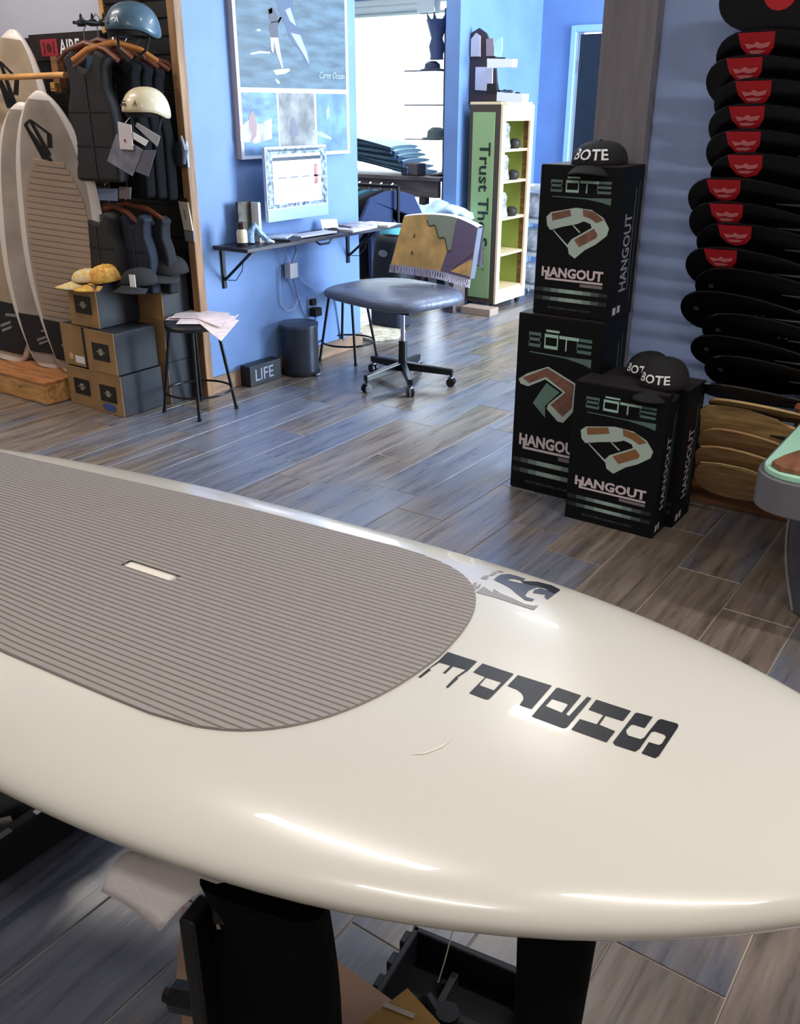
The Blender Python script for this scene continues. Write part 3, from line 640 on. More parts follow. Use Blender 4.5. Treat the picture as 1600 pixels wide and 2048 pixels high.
# tags hanging under helmet
o = thing('hang_tags', 'grey and white cardboard tags hanging below the cream helmet', 'tags', tuple(onY(270, 345, 2.86)))
def card(pts, y, m, nm, lb=None, th=.003):
    P = [onY(a, b, y) for a, b in pts]; n = len(P)
    b = MB().add(P+[p+Vector((0, th, 0)) for p in P], [tuple(range(n)), tuple(range(2*n-1, n-1, -1))]+[(i, (i+1) % n, n+(i+1) % n, n+i) for i in range(n)])
    b.build(nm, m, o, label=lb)
card([(232, 268), (286, 300), (264, 352), (214, 322)], 2.86, mat('grey_tag', (118, 120, 136), .6, noise=(20, .15)), 'tag', 'grey square tag')
card([(278, 300), (312, 300), (296, 353), (268, 342)], 2.862, mat('slate_tag', (92, 94, 108), .6), 'tag', 'slate rectangular tag')
card([(235, 243), (262, 250), (266, 300), (240, 298)], 2.852, mat('white_tag', (208, 200, 204), .6), 'tag', 'white rectangular tag with small mark')
card([(262, 262), (296, 282), (290, 292), (262, 275)], 2.856, M_inkwhite, 'tag', 'white narrow tag')
card([(274, 245), (320, 273), (314, 293), (270, 252)], 2.858, mat('pale_grey_tag', (160, 160, 168), .6), 'tag', 'pale grey angled tag')
MB().tube([onY(250, 246, 2.853), onY(262, 232, 2.90), onY(280, 226, 2.94), onY(285, 212, 2.95)], .0015, 5).build('string', M_inkwhite, o)
p = onY(250, 281, 2.851); MB().cyl((p.x, 2.8505, p.z), (p.x, 2.849, p.z), .006, n=10).build('tag_mark', mat('tag_dot', (120, 60, 60), .6), o)
# clear packet by post, price strip
o = thing('accessory_packet', 'clear packet with grey fitting on slat wall beside the post', 'packet', tuple(onY(352, 335, 3.27)))
P = [onY(*q, 3.27) for q in ((334, 285), (372, 283), (376, 335), (336, 330))]
MB().add(P+[p+Vector((0, .012, 0)) for p in P], [(0, 1, 2, 3), (7, 6, 5, 4), (0, 4, 5, 1), (1, 5, 6, 2), (2, 6, 7, 3), (3, 7, 4, 0)]).build('bag', mat('clear_bag', (70, 74, 84), .25), o)
MB().tube([onY(362, 272, 3.26), onY(370, 300, 3.258), onY(368, 328, 3.258)], [.006, .016, .009], 8).build('fitting', mat('grey_fitting', (130, 134, 146), .3, .5), o, smooth=True)
o = thing('price_strip', 'cream upright label strip hanging on the slat wall by the post', 'label', tuple(onY(370, 480, 3.28)))
for pts, m, nm in ([((356, 402), (375, 405), (385, 462), (368, 460)), mat('cream_label', (190, 178, 158), .6), 'strip'], [((368, 462), (386, 463), (388, 484), (371, 482)), mat('grey_label', (110, 112, 118), .6), 'lower_tag'], [((361, 396), (372, 397), (374, 404), (362, 404)), M_blackmat, 'clip']):
    P = [onY(*q, 3.275) for q in pts]; MB().add(P+[p+Vector((0, .008, 0)) for p in P], [(0, 1, 2, 3), (7, 6, 5, 4), (0, 4, 5, 1), (1, 5, 6, 2), (2, 6, 7, 3), (3, 7, 4, 0)]).build(nm, m, o)
flat([rect(-.004, 0, .004, .05)], tuple(onY(372, 440, 3.274)), (1, 0, .15), (-.15, 0, 1), .001).build('print', mat('label_print', (110, 104, 96), .6), o, solid=-1)
# pale blue card and grey card above lower hangers
for i, (pts, col, lb) in enumerate((([(187, 377), (235, 377), (234, 402), (188, 400)], (104, 116, 150), 'pale blue card between the upper vests and lower hangers'), ([(238, 373), (262, 375), (260, 398), (238, 397)], (104, 96, 102), 'mauve grey card beside the pale blue card'))):
    P = [onY(*q, 2.99) for q in pts]; tag(MB().add(P+[p+Vector((0, .004, 0)) for p in P], [(0, 1, 2, 3), (7, 6, 5, 4), (0, 4, 5, 1), (1, 5, 6, 2), (2, 6, 7, 3), (3, 7, 4, 0)]).build('card', mat('card%d' % i, col, .6)), lb, 'card')
# lower vests
p = onY(200, 425, 2.99)
vest('lower charcoal vest with blue lining above the floral cap', (p.x-.005, 2.99), .985, .62, .84, M_neo, .05, M_teal)
hanger((p.x+.03, 3.03, 1.01), M_hang, .05, label='lower red-brown hanger holding the charcoal vest'); hanger((p.x+.12, 3.06, 1.02), M_hang, .4, label='lower red-brown hanger right of the mauve card')
vest('navy vest beside the lower charcoal vest', (p.x+.18, 3.06), .975, .62, .60, M_navyv, .1)
vest('black navy vest nearest the slat wall on the lower arm', (p.x+.22, 3.14), .965, .62, .60, mat('dark_navy_vest', (8, 10, 18), .85), .1)

# ---- caps ----
def cap(name, label, c, r, m, ang, tilt=0, text_=None, zs=.72, printm=None, brimlen=.085):
    o = thing(name, label, 'cap', tuple(c), ang)
    T = Matrix.Rotation(tilt, 3, 'X')
    def fn(u, v):
        a = 2*math.pi*u; ph = v*math.pi/2
        return T @ Vector((r*math.cos(ph)**.75*math.cos(a), r*1.12*math.cos(ph)**.75*math.sin(a), r*zs*1.35*math.sin(ph)**.9+.002))
    MB().grid(fn, 24, 10, cu=True).build('crown', m, o, local=True, smooth=True, solid=.003)
    def bf(u, v):
        x = (u-.5)*2*r*.92; y0 = -r*1.12*math.sqrt(max(0, 1-(x/r)**2)); y = y0-brimlen*v*math.sqrt(max(0, 1-(x/(r*.96))**2)) 
        return T @ Vector((x, y, .004-.02*v+.0-.25*x*x/r))
    MB().grid(bf, 14, 6).build('brim', m, o, local=True, smooth=True, solid=.004)
    MB().lathe([(.0, .006), (.005, .004), (.006, 0)], tuple(T @ Vector((0, 0, r*zs*1.35+.003))), 8).build('button', m, o, local=True)
    if text_:
        c0 = T @ Vector((0, -r*1.02, r*.48)); V = T @ Vector((0, .42, 1))
        b = text(text_, (0, 0, 0), (1, 0, 0), (0, 0, 1), r*.34, .0, bold=.03, sx=1.1, center=True); zc_ = r*zs*1.35
        for i, v in enumerate(b.v):
            a = v.x/(r*.95); z = v.z+zc_*.30; ph = math.asin(min(1, max(0, (z-.002)/zc_))**(1/.9)); R_ = math.cos(ph)**.75
            b.v[i] = T @ Vector(((r*R_+.006)*math.sin(a), -(r*1.12*R_+.006)*math.cos(a), z))
        b.build('lettering', printm or M_inkwhite, o, local=True, solid=-1)
    return o
M_capblack = mat('black_cotton', (22, 22, 24), .9, bump=(200, .2))
mfl = mat('floral_fabric', (226, 196, 92), .85, noise=(45, .5), rgb2=(196, 120, 60))
mfl2 = mat('floral_fabric_pale', (206, 206, 190), .85, noise=(50, .5), rgb2=(222, 176, 66))
BY0 = 2.885
c = onY(218, 552, BY0+.06); cap('floral_cap', 'yellow and orange floral print cap on the top carton', (c.x-.01, BY0+.05, .655), .075, mfl, -.5, .12, zs=.75)
c = onY(170, 552, BY0); cap('floral_cap', 'pale yellow floral cap sitting left of the orange floral cap', (c.x+.012, BY0+.005, .652), .068, mfl2, -.6, .05, zs=.6)
c = onY(268, 562, BY0+.08); cp = cap('black_cap', 'black cap with white hang tag on the top carton', (c.x+.03, BY0+.09, .655), .085, M_capblack, .2, 0, zs=.62)
MB().box(.028, .062, -.108, -.105, .004, .062).build('swing_tag', M_inkwhite, cp, local=True, label='small white swing tag')
c = onY(338, 556, 3.18); cap('black_cap', 'large black cap on the rear carton stack below the slats', (c.x, 3.18, .678), .10, mat('soft_black', (26, 24, 26), .9), .3, 0, zs=.62)

# ---- shoe cartons ----
M_cartlab = mat('carton_label_black', (20, 18, 20), .6); M_cartlogo = mat('carton_logo', (150, 140, 128), .6)
def carton(label, x, y, z, w, d, h, ang=0, lab=True, sticker=None, strap=False):
    o = thing('shoe_carton', label, 'box', (x, y, z), ang, 'kraft and black cartons stacked under the vests')
    MB().box(0, w-.001, 0, .004, 0, h).build('kraft_end', M_kraft, o, local=True)
    MB().box(0, w, .004, d, 0, h).build('sleeve', M_darkcard, o, local=True, bevel=.002)
    MB().box(0, w, -.0005, .0045, h-.004, h+.001).build('lid_edge', M_kraft, o, local=True)
    if lab:
        flat([rect(w*.22, h*.30, w*.80, h*.72)], (0, 0, 0), (1, 0, 0), (0, 0, 1), .001).build('label', M_cartlab, o, local=True, solid=-1)
        r = MB(); 
        flat([[p for p in ngon(w*.51, h*.51, w*.085, 12)], rect(w*.36, h*.50, w*.66, h*.52)], (0, 0, 0), (1, 0, 0), (0, 0, 1), .0016).build('logo', M_cartlogo, o, local=True, solid=-1)
    if strap:
        flat([rect(w*.78, 0, w*.9, h)], (0, 0, 0), (1, 0, 0), (0, 0, 1), .001).build('black_strip', M_cartlab, o, local=True, solid=-1)
        flat([rect(w*.42, h*.08, w*.76, h*.26)], (0, 0, 0), (1, 0, 0), (0, 0, 1), .001).build('sticker', M_inkwhite, o, local=True, solid=-1)
        flat([ngon(w*.28, h*.22, w*.08, 10)], (0, 0, 0), (1, 0, 0), (0, 0, 1), .001).build('stamp', mat('stamp_pink', (206, 160, 130), .6), o, local=True, solid=-1)
    if sticker: flat([ngon(w*.5, h*.16, w*.25, 12, h*.11)], (0, 0, 0), (1, 0, 0), (0, 0, 1), .0012).build('blue_sticker', mat('blue_sticker', (62, 84, 140), .6), o, local=True, solid=-1)
    return o
carton('kraft carton at bottom left of the stack beside the platform', -4.15, 2.815, .002, .226, .26, .205)
carton('kraft carton at bottom right of the stack with a blue sticker', -3.918, 2.80, .002, .218, .27, .21, .02, sticker=True)
carton('middle left carton with white sticker and black strip', -4.165, 2.825, .214, .225, .26, .212, strap=True, lab=False)
carton('middle right carton with black label under the top carton', -3.935, 2.80, .216, .222, .27, .212, .02)
carton('topmost front carton carrying the floral caps', -4.075, 2.835, .4305, .222, .26, .215, .02)
carton('bottom carton of the rear stack behind the stool', -3.915, 3.10, .002, .235, .185, .22, lab=False)
carton('middle carton of the rear stack behind the stool', -3.915, 3.10, .224, .235, .185, .22, lab=False)
carton('top carton of the rear stack under the large black cap', -3.912, 3.105, .446, .235, .18, .225, lab=False)

# ================= STOOLS =================
def stool(label, c, zs=.455, r=.15, foot=.185, ang=0, ringz=.115):
    o = thing('round_stool', label, 'stool', (c[0], c[1], 0), ang, 'black steel stools')
    MB().lathe([(0, zs-.022), (r*.98, zs-.022), (r, zs-.016), (r, zs-.004), (r*.97, zs), (0, zs)], (0, 0, 0), 28).build('seat', mat('stool_seat', (24, 26, 32), .5), o, local=True, smooth=True)
    for k in range(4):
        a = math.pi/4+k*math.pi/2; ca, sa = math.cos(a), math.sin(a)
        MB().cyl((r*.84*ca, r*.84*sa, zs-.02), (foot*ca, foot*sa, .004), .0085, n=10).build('leg', M_blackmetal, o, local=True, smooth=True)
        MB().cyl((foot*ca, foot*sa, .0005), (foot*ca, foot*sa, .016), .011, n=10).build('foot_cap', M_blackmat, o, local=True)
    rr = r*.84+(foot-r*.84)*(1-ringz/zs)
    MB().tube([(rr*math.cos(i*math.pi/16), rr*math.sin(i*math.pi/16), ringz) for i in range(32)], .006, 8, closed=True).build('foot_ring', M_blackmetal, o, local=True, smooth=True)
    return o
stool('black round stool with papers in front of the carton stack', (-3.475, 3.115), .46, .14, .185, .0)
stool('black round stool half hidden behind the grey desk chair', (-3.505, 4.405), .418, .135, .185, .12)
# papers on stool
o_ = [((330, 640), (362, 614), (470, 632), (478, 628), (445, 668), (395, 640)), ((352, 648), (372, 622), (478, 640), (442, 682), (400, 648)), ((340, 636), (365, 616), (460, 626), (440, 655), (392, 636))]
for i, pts in enumerate(o_):
    z = .463+.004*i; P = []
    for (a, b_) in pts:
        p = onZ(a, b_, z); d = (Vector((p.x+3.475, p.y-3.115, 0))).length
        if b_ > 652: p = onY(a, b_, p.y-.02); 
        P.append(p)
    n = len(P); b = MB().add(P+[p-Vector((0, 0, .0012)) for p in P], [tuple(range(n)), tuple(range(2*n-1, n-1, -1))]+[(k, (k+1) % n, n+(k+1) % n, n+k) for k in range(n)])
    sh = b.build('paper_sheet', mat('pinkish_paper', (236, 216, 214), .7, noise=(18, .06)))
    tag(sh, ['lowest white sheet fanned out on the front stool', 'middle sheet hanging off the front stool edge', 'top printed sheet on the front stool'][i], 'paper', 'papers on the front stool')

# ================= DESK WALL =================
XW = -3.65
# poster canvas
ps = thing('canvas_poster', 'large framed print of a wing foil rider above three small photos', 'poster', (XW+.02, 4.14, 1.19))
y0, y1, z0, z1 = 3.685, 4.60, 1.20, 2.35
MB().box(XW, XW+.035, y0, y1, z0, z1).build('canvas_edge', mat('poster_pink_edge', (196, 178, 176), .6), ps, bevel=.002)
MB().box(XW+.035, XW+.037, y0, y1, z0, z1).build('white_mount', mat('poster_white', (206, 212, 232), .5), ps)
def pic(name, ya, za, yb, zb, m, lb=None): return MB().box(XW+.037, XW+.038, ya, yb, za, zb).build(name, m, ps, label=lb)
M_sea = mat('print_sea', (78, 100, 112), .5, noise=(5, .22), stretch=(1, 1, 5)); M_spray = mat('print_spray', (186, 186, 200), .5, noise=(14, .25)); M_seab = mat('print_bright_sea', (104, 140, 180), .5, noise=(7, .25), stretch=(1, 1, 3))
pic('photo', y0+.022, 1.545, y1-.022, z1-.02, M_sea, 'photo of a rider standing on a foil board')
pic('photo', y0+.022, 1.218, 3.975, 1.522, M_seab, 'photo of a surfer before white spray')
pic('photo', 3.99, 1.218, 4.285, 1.522, mat('print_sepia', (136, 136, 132), .5, noise=(9, .3)), 'sepia photo of a wave rider')
pic('photo', 4.302, 1.218, y1-.022, 1.522, mat('print_blue', (96, 130, 184), .5, noise=(8, .2)), 'blue photo of a wave rider')
X0 = XW+.038
def onposter(polys, m, nm, lift=.0008):  # pixels of the photograph to poster plane
    for pl in polys: flat([[(lambda p: (p.y, p.z))(onX(a, b, X0)) for a, b in pl]], (X0, 0, 0), (0, 1, 0), (0, 0, 1), lift).build(nm, m, ps, solid=-1)
Zp = lambda P: [(380+x/4, y/4) for x, y in P]
onposter([Zp([(620,70),(660,55),(700,130),(705,170),(650,185),(630,140)]), Zp([(640,180),(705,165),(720,130),(735,140),(700,210),(705,300),(650,300),(630,230)])], mat('print_torso', (66, 62, 74), .5), 'rider_body')
onposter([Zp([(640,300),(705,300),(720,400),(745,540),(735,550),(690,420),(672,330),(668,430),(650,400)]), Zp([(700,170),(725,130),(735,140),(705,190)]), Zp([(625,80),(655,60),(660,100),(635,115)])], mat('print_skin', (172, 160, 168), .5), 'rider_skin')
onposter([Zp([(685,0),(820,0),(830,130),(880,270),(960,540),(940,530),(890,420),(800,310),(760,200),(715,90)])], mat('print_wing', (64, 80, 106), .5), 'wing')
onposter([Zp([(760,80),(800,60),(850,210),(800,170)]), Zp([(805,262),(880,280),(935,420),(955,520),(900,420),(850,340)])], mat('print_wing_pale', (150, 162, 214), .5), 'wing_panel', .0012)
onposter([Zp([(665,565),(700,555),(790,548),(800,565),(760,590),(690,600)]), Zp([(680,630),(705,640),(722,668),(700,668)]), Zp([(480,425),(560,408),(640,415),(640,428),(560,425),(490,438)]), Zp([(530,235),(560,232),(565,245),(540,252)])], mat('print_foam', (196, 216, 222), .5), 'foam')
onposter([Zp([(400,1020),(470,960),(560,985),(655,945),(655,1110),(520,1150),(405,1130)])], M_spray, 'spray')
onposter([Zp([(470,930),(500,880),(520,930),(535,1010),(530,1090),(480,1150),(495,1070),(470,1010)])], mat('print_surfer', (150, 120, 120), .5), 'surfer', .0014)
onposter([Zp([(800,960),(830,930),(850,1000),(870,1080),(820,1100),(805,1040)])], mat('print_surfer2', (100, 104, 116), .5), 'surfer')
onposter([Zp([(1090,880),(1110,840),(1115,930),(1095,960)]), Zp([(980,1040),(1060,1060),(1130,1100),(1130,1120),(1040,1090),(985,1060)])], mat('print_sail', (150, 176, 210), .5), 'sail')
text('Carve Ocean', (X0, 4.33, 1.60), (0, 1, 0), (0, 0, 1), .035, bold=-.01, shear=.4, sx=.85).build('signature', mat('print_script', (170, 188, 198), .5), ps, solid=-1)
# desktop computer
im = thing('desktop_computer', 'silver all-in-one computer showing a bright web page above the shelf', 'computer', (-3.55, 3.99, .80))
xs = -3.50; M_alu = mat('aluminium', (196, 202, 214), .3, .5)
MB().box(xs-.022, xs, 3.735, 4.245, .885, 1.262).build('body', M_alu, im, bevel=.006)
MB().box(xs-.001, xs+.001, 3.737, 4.243, .886, .948).build('chin', mat('alu_chin', (150, 172, 212), .35, .2), im)
MB().box(xs, xs+.0015, 3.745, 4.235, .953, 1.252).build('bezel', mat('screen_pattern', (30, 36, 48), .3, noise=(38, .1), rgb2=(170, 190, 214)), im)
MB().box(xs+.0015, xs+.0025, 3.79, 4.185, .972, 1.222).build('web_page', mat('screen_page', (244, 236, 242), .5, emit=.75), im)
fx = xs+.0025
flat([rect(3.79, 1.19, 4.185, 1.208), rect(3.76, 1.238, 4.17, 1.246)], (fx, 0, 0), (0, 1, 0), (0, 0, 1), .001).build('toolbar', mat('screen_dark', (40, 46, 52), .3), im, solid=-1)
flat([rect(3.83+k*.095, 1.10, 3.895+k*.095, 1.108) for k in range(4)]+[rect(3.84, 1.04, 4.16, 1.043)], (fx, 0, 0), (0, 1, 0), (0, 0, 1), .001).build('page_text', mat('screen_text', (120, 120, 130), .3), im, solid=-1)
flat([rect(4.125, 1.06, 4.155, 1.165)], (fx, 0, 0), (0, 1, 0), (0, 0, 1), .001).build('page_picture', mat('screen_red', (180, 110, 100), .3, noise=(60, .4)), im, solid=-1)
MB().box(-3.58, xs-.022, 3.93, 4.05, .90, 1.05).box(-3.62, -3.46, 3.90, 4.08, .7865, .792).build('stand', M_alu, im, bevel=.003)
# shelf
sh = thing('wall_shelf', 'long black wall shelf with diagonal brackets under the computer', 'shelf', (XW, 4.2, .55))
MB().box(XW, -3.40, 3.46, 4.86, .765, .785).build('shelf_board', mat('shelf_dark', (44, 42, 50), .4, noise=(8, .2)), sh, bevel=.003)
for yy in (3.52, 4.60):
    k = MB().box(XW, XW+.012, yy-.012, yy+.012, .555, .765).build('bracket', M_blackmetal, sh, bevel=.002)
    MB().cyl((XW+.012, yy, .60), (XW+.215, yy, .758), .008, n=8).build('strut', M_blackmetal, k)
    MB().box(XW+.01, XW+.235, yy-.012, yy+.012, .756, .765).build('flange', M_blackmetal, k)
    MB().tube([(XW+.03, yy+.004, .60), (XW+.09, yy+.004, .605), (XW+.14, yy+.004, .66), (XW+.15, yy+.004, .70)], .0025, 6).build('scroll', M_blackmetal, k)
MB().tube([(-3.41, 4.02, .764), (-3.41, 4.05, .745), (-3.41, 4.13, .745), (-3.41, 4.16, .764)], .006, 8).build('under_handle', M_blackmetal, sh)
# things on shelf
o = thing('collector_figure', 'blue and white figure in front of brown green card on shelf end', 'figurine', (-3.50, 3.66, .785))
MB().box(-3.60, -3.585, 3.60, 3.70, .785, .995).build('backing_card', mat('card_mottled', (86, 84, 66), .6, noise=(22, .5), rgb2=(40, 26, 24)), o)
MB().box(-3.585, -3.53, 3.695, 3.715, .785, .99).build('white_edge', M_white, o, bevel=.003)
MB().tube([(-3.52, 3.615, .79), (-3.53, 3.625, .84), (-3.52, 3.65, .875), (-3.50, 3.665, .84), (-3.47, 3.70, .79)], [.02, .02, .022, .018, .014], 8).build('body', mat('figure_blue_white', (190, 214, 236), .3, noise=(40, .5), rgb2=(86, 130, 170)), o, smooth=True)
MB().tube([(-3.50, 3.67, .795), (-3.47, 3.70, .80), (-3.45, 3.72, .789)], [.012, .010, .008], 8).build('arm', M_white, o, smooth=True)
o = thing('small_bottle', 'small cream bottle with red and black cap on shelf end', 'bottle', (-3.50, 3.53, .785))
MB().lathe([(.024, 0), (.028, .004), (.028, .075), (.02, .088)], (-3.50, 3.53, .785), 16).build('label_body', mat('bottle_cream', (214, 206, 176), .4), o, smooth=True)
MB().lathe([(.021, .088), (.023, .09), (.023, .118), (.019, .122)], (-3.50, 3.53, .785), 14).build('cap', mat('bottle_cap', (52, 20, 24), .4), o, smooth=True)
MB().lathe([(.0285, .0), (.0285, .02)], (-3.50, 3.53, .7855), 16).build('base_band', M_blackmat, o)
def slab(name, label, cat, x, y, z, w, d, h, ang, m, grp=None):
    return tag(MB().obox((x, y, z+h/2), (w, d, h), rotz(ang)).build(name, m), label, cat, grp)
slab('notebook', 'dark magazine under pale papers on the shelf', 'magazine', -3.515, 3.84, .785, .20, .15, .012, .25, mat('dark_magazine', (40, 40, 48), .4))
slab('paper_stack', 'pale blue papers lying on the dark magazine', 'paper', -3.54, 3.85, .7975, .13, .17, .008, .5, mat('blue_paper', (186, 202, 230), .6, noise=(30, .15)))
slab('keyboard', 'pale slim keyboard lying on shelf below the computer', 'keyboard', -3.475, 4.07, .7925, .10, .30, .008, -.05, mat('keyboard_pale', (186, 184, 196), .4, noise=(60, .06)))
slab('magazine', 'open white magazine at far end of the shelf', 'magazine', -3.49, 4.44, .785, .20, .28, .014, .1, mat('magazine_white', (214, 208, 206), .5, noise=(12, .2)))
slab('magazine', 'grey pictured magazine lying on top of open white magazine', 'magazine', -3.50, 4.50, .7995, .17, .22, .010, -.2, mat('magazine_grey', (150, 144, 148), .5, noise=(12, .35)))
slab('magazine', 'cream magazine sticking out at the tip of shelf', 'magazine', -3.47, 4.68, .785, .19, .16, .012, .3, mat('magazine_cream', (214, 216, 190), .5, noise=(12, .1)))
b = MB().add([(-3.58, 4.28, .787), (-3.52, 4.36, .787), (-3.55, 4.38, .845), (-3.61, 4.30, .845)], [(0, 1, 2, 3)])
tag(b.build('folded_card', M_paper, solid=.002), 'small white folded card standing behind magazines', 'card')
tag(MB().lathe([(.0, .026), (.02, .022), (.03, .01), (.032, 0)], (-3.49, 4.265, .785), 14, sy=1.6).build('mouse', M_blackmat, smooth=True), 'black rounded mouse beside the keyboard on the shelf', 'mouse')
# charger, cables, outlet
tag(MB().box(-3.63, -3.585, 3.985, 4.055, .545, .63).build('power_adapter', mat('adapter_cream', (196, 194, 196), .4), bevel=.005), 'cream power adapter hanging from cables below the shelf', 'adapter')
cb_ = thing('cable', 'thin white and grey cables looping below the shelf to the outlet', 'cable', (-3.6, 4.05, .2))
M_cab = mat('white_cable', (176, 190, 216), .5); M_cabg = mat('grey_cable', (86, 92, 112), .5)
for pts, m in (([(-3.60, 4.0, .764), (-3.60, 3.965, .70), (-3.60, 4.0, .64), (-3.605, 4.01, .63)], M_cab), ([(-3.6, 4.03, .764), (-3.6, 4.06, .70), (-3.6, 4.03, .65), (-3.605, 4.025, .63)], M_cabg), ([(-3.6, 4.05, .764), (-3.6, 4.085, .71), (-3.6, 4.045, .66), (-3.605, 4.035, .63)], M_cab),
               ([(-3.63, 3.95, .62), (-3.635, 3.945, .50), (-3.64, 3.95, .40), (-3.635, 4.0, .35), (-3.63, 4.06, .36), (-3.63, 4.10, .42), (-3.63, 4.05, .50), (-3.625, 4.03, .545)], M_cab),
               ([(-3.62, 4.04, .545), (-3.63, 4.08, .45), (-3.64, 4.13, .34), (-3.64, 4.17, .28), (-3.635, 4.22, .29)], M_cabg), ([(-3.62, 4.05, .6), (-3.63, 4.15, .5), (-3.63, 4.25, .44), (-3.63, 4.28, .36), (-3.63, 4.23, .32)], M_cab)):
    MB().tube(pts, .0028, 6).build('strand', m, cb_, smooth=True)
ol = thing('wall_outlet', 'wall outlet with two black plugs above the bin', 'outlet', (XW, 4.23, .30))
MB().box(XW, XW+.006, 4.195, 4.265, .285, .40).build('cover_plate', mat('outlet_plate', (120, 140, 180), .4), ol, bevel=.002)
MB().box(XW+.006, XW+.03, 4.21, 4.25, .35, .388).build('plug', M_blackmat, ol, bevel=.003)
MB().box(XW+.006, XW+.055, 4.205, 4.27, .285, .335).build('plug', M_blackmat, ol, bevel=.004)
# bin
bn = thing('waste_bin', 'dark grey round waste bin against the blue wall', 'bin', (-3.53, 3.98, 0))
MB().lathe([(.0, .002), (.098, .002), (.105, .01), (.108, .28), (.108, .285)], (-3.53, 3.98, 0), 32).build('body', mat('bin_grey', (38, 44, 56), .35), bn, smooth=True)
MB().lathe([(.112, .283), (.112, .298), (.10, .305), (.0, .307)], (-3.53, 3.98, 0), 32).build('lid', mat('bin_lid', (60, 70, 90), .35), bn, smooth=True)
MB().lathe([(.109, .0), (.112, .005), (.112, .02), (.109, .022)], (-3.53, 3.98, .002), 32).build('base_ring', M_blackmat, bn)
MB().box(-3.43, -3.395, 3.965, 4.0, .004, .016).build('pedal', M_chrome, bn, bevel=.003)
# small sign on the floor
sn = thing('block_sign', 'small black block sign with white capital letters beside the bin', 'sign', (-3.60, 3.70, 0))
MB().box(-3.63, -3.555, 3.575, 3.835, .002, .118).build('block', mat('sign_navy', (18, 22, 32), .5), sn, bevel=.003)
text('LIFE', (-3.555, 3.61, .028), (0, 1, 0), (0, 0, 1), .068, bold=.01, sx=.95).build('lettering', mat('sign_letters', (150, 158, 176), .5), sn, solid=-1)
# paper by the wall end
o = thing('floor_mat', 'cream patterned mat on floor at the end of desk wall', 'mat', (-3.7, 4.85, 0))
MB().prism([(-3.95, 4.9), (-3.64, 4.84), (-3.55, 5.0), (-3.62, 5.2), (-3.95, 5.25)], (0, 0, .001), (1, 0, 0), (0, 1, 0), .02).build('pile', mat('mat_cream', (206, 194, 168), .9, noise=(25, .2), bump=(80, .5)), o, bevel=.004)

# ================= DESK CHAIR =================
ch = thing('desk_chair', 'grey cushioned swivel chair on black five-star base', 'chair', (-2.915, 4.16, 0))
cx, cy = -2.915, 4.16
M_vinyl = mat('grey_vinyl', (94, 100, 116), .36, bump=(14, .5), stretch=(.5, 3, 1)); M_basem = mat('chair_base_black', (12, 13, 16), .3)
SC = Vector((-3.045, 4.24, 0)); SA = -.22; R = rotz(SA)
def seatf(u, v):
    a = 2*math.pi*u; rx, ry = .395, .29; c, s = math.cos(a), math.sin(a)
    k = [(0, .5), (.35, .505), (.75, .51), (.93, .505), (1.0, .488), (1.0, .466), (.94, .445), (.70, .428), (0, .422)]
    f, z = k[int(round(v*8))]
    p = R @ Vector((rx*f*math.copysign(abs(c)**.54, c), ry*f*math.copysign(abs(s)**.54, s), 0))
    z += .018*(f**2)*max(0, math.cos(a-2.5))*(1 if v < .5 else .4)+(.02*f*max(0, math.cos(a-.6)) if v < .5 else 0)
    if c < 0 and v < .55: z -= .012*f*abs(c)
    return SC+p+Vector((0, 0, z))
MB().grid(seatf, 48, 9, cu=True).build('seat', M_vinyl, ch, smooth=True, sub=1)
MB().cyl((cx, cy, .43), (cx, cy, .23), .013).build('gas_lift', M_chrome, ch, smooth=True)
MB().cyl((cx, cy, .245), (cx, cy, .07), .024, .027, n=16).build('column', M_basem, ch, smooth=True)
MB().box(cx-.09, cx+.09, cy-.07, cy+.07, .405, .43).build('mechanism', M_basem, ch, bevel=.005)
for (fx_, fy_) in ((-2.975, 3.811), (-2.697, 3.927), (-2.629, 4.26), (-3.03, 4.553), (-3.245, 4.259)):
    d = Vector((fx_-cx, fy_-cy, 0)); d.normalize(); e = Vector((cx, cy, 0))+d*.295
    lg = MB(); a = Vector((cx, cy, .105)); w = Vector((-d.y, d.x, 0))
    lg.add([a+w*.02+Vector((0, 0, .02)), a-w*.02+Vector((0, 0, .02)), a-w*.02-Vector((0, 0, .025)), a+w*.02-Vector((0, 0, .025)),
            e+w*.014+Vector((0, 0, .098)), e-w*.014+Vector((0, 0, .098)), e-w*.014+Vector((0, 0, .064)), e+w*.014+Vector((0, 0, .064))],
           [(0, 1, 2, 3), (7, 6, 5, 4), (0, 4, 5, 1), (1, 5, 6, 2), (2, 6, 7, 3), (3, 7, 4, 0)])
    lg.build('base_arm', M_basem, ch, bevel=.004)
    p = Vector((cx, cy, 0))+d*.285
    cs = MB().cyl(p+Vector((0, 0, .066)), p+Vector((0, 0, .05)), .007).build('caster', M_basem, ch)
    for s in (-1, 1): MB().cyl(p+w*(.006*s)+Vector((0, 0, .0255)), p+w*(.020*s)+Vector((0, 0, .0255)), .025, n=18).build('wheel', M_basem, cs)
    MB().box(p.x-.014, p.x+.014, p.y-.014, p.y+.014, .046, .056).build('hood', M_chrome, cs, bevel=.004)
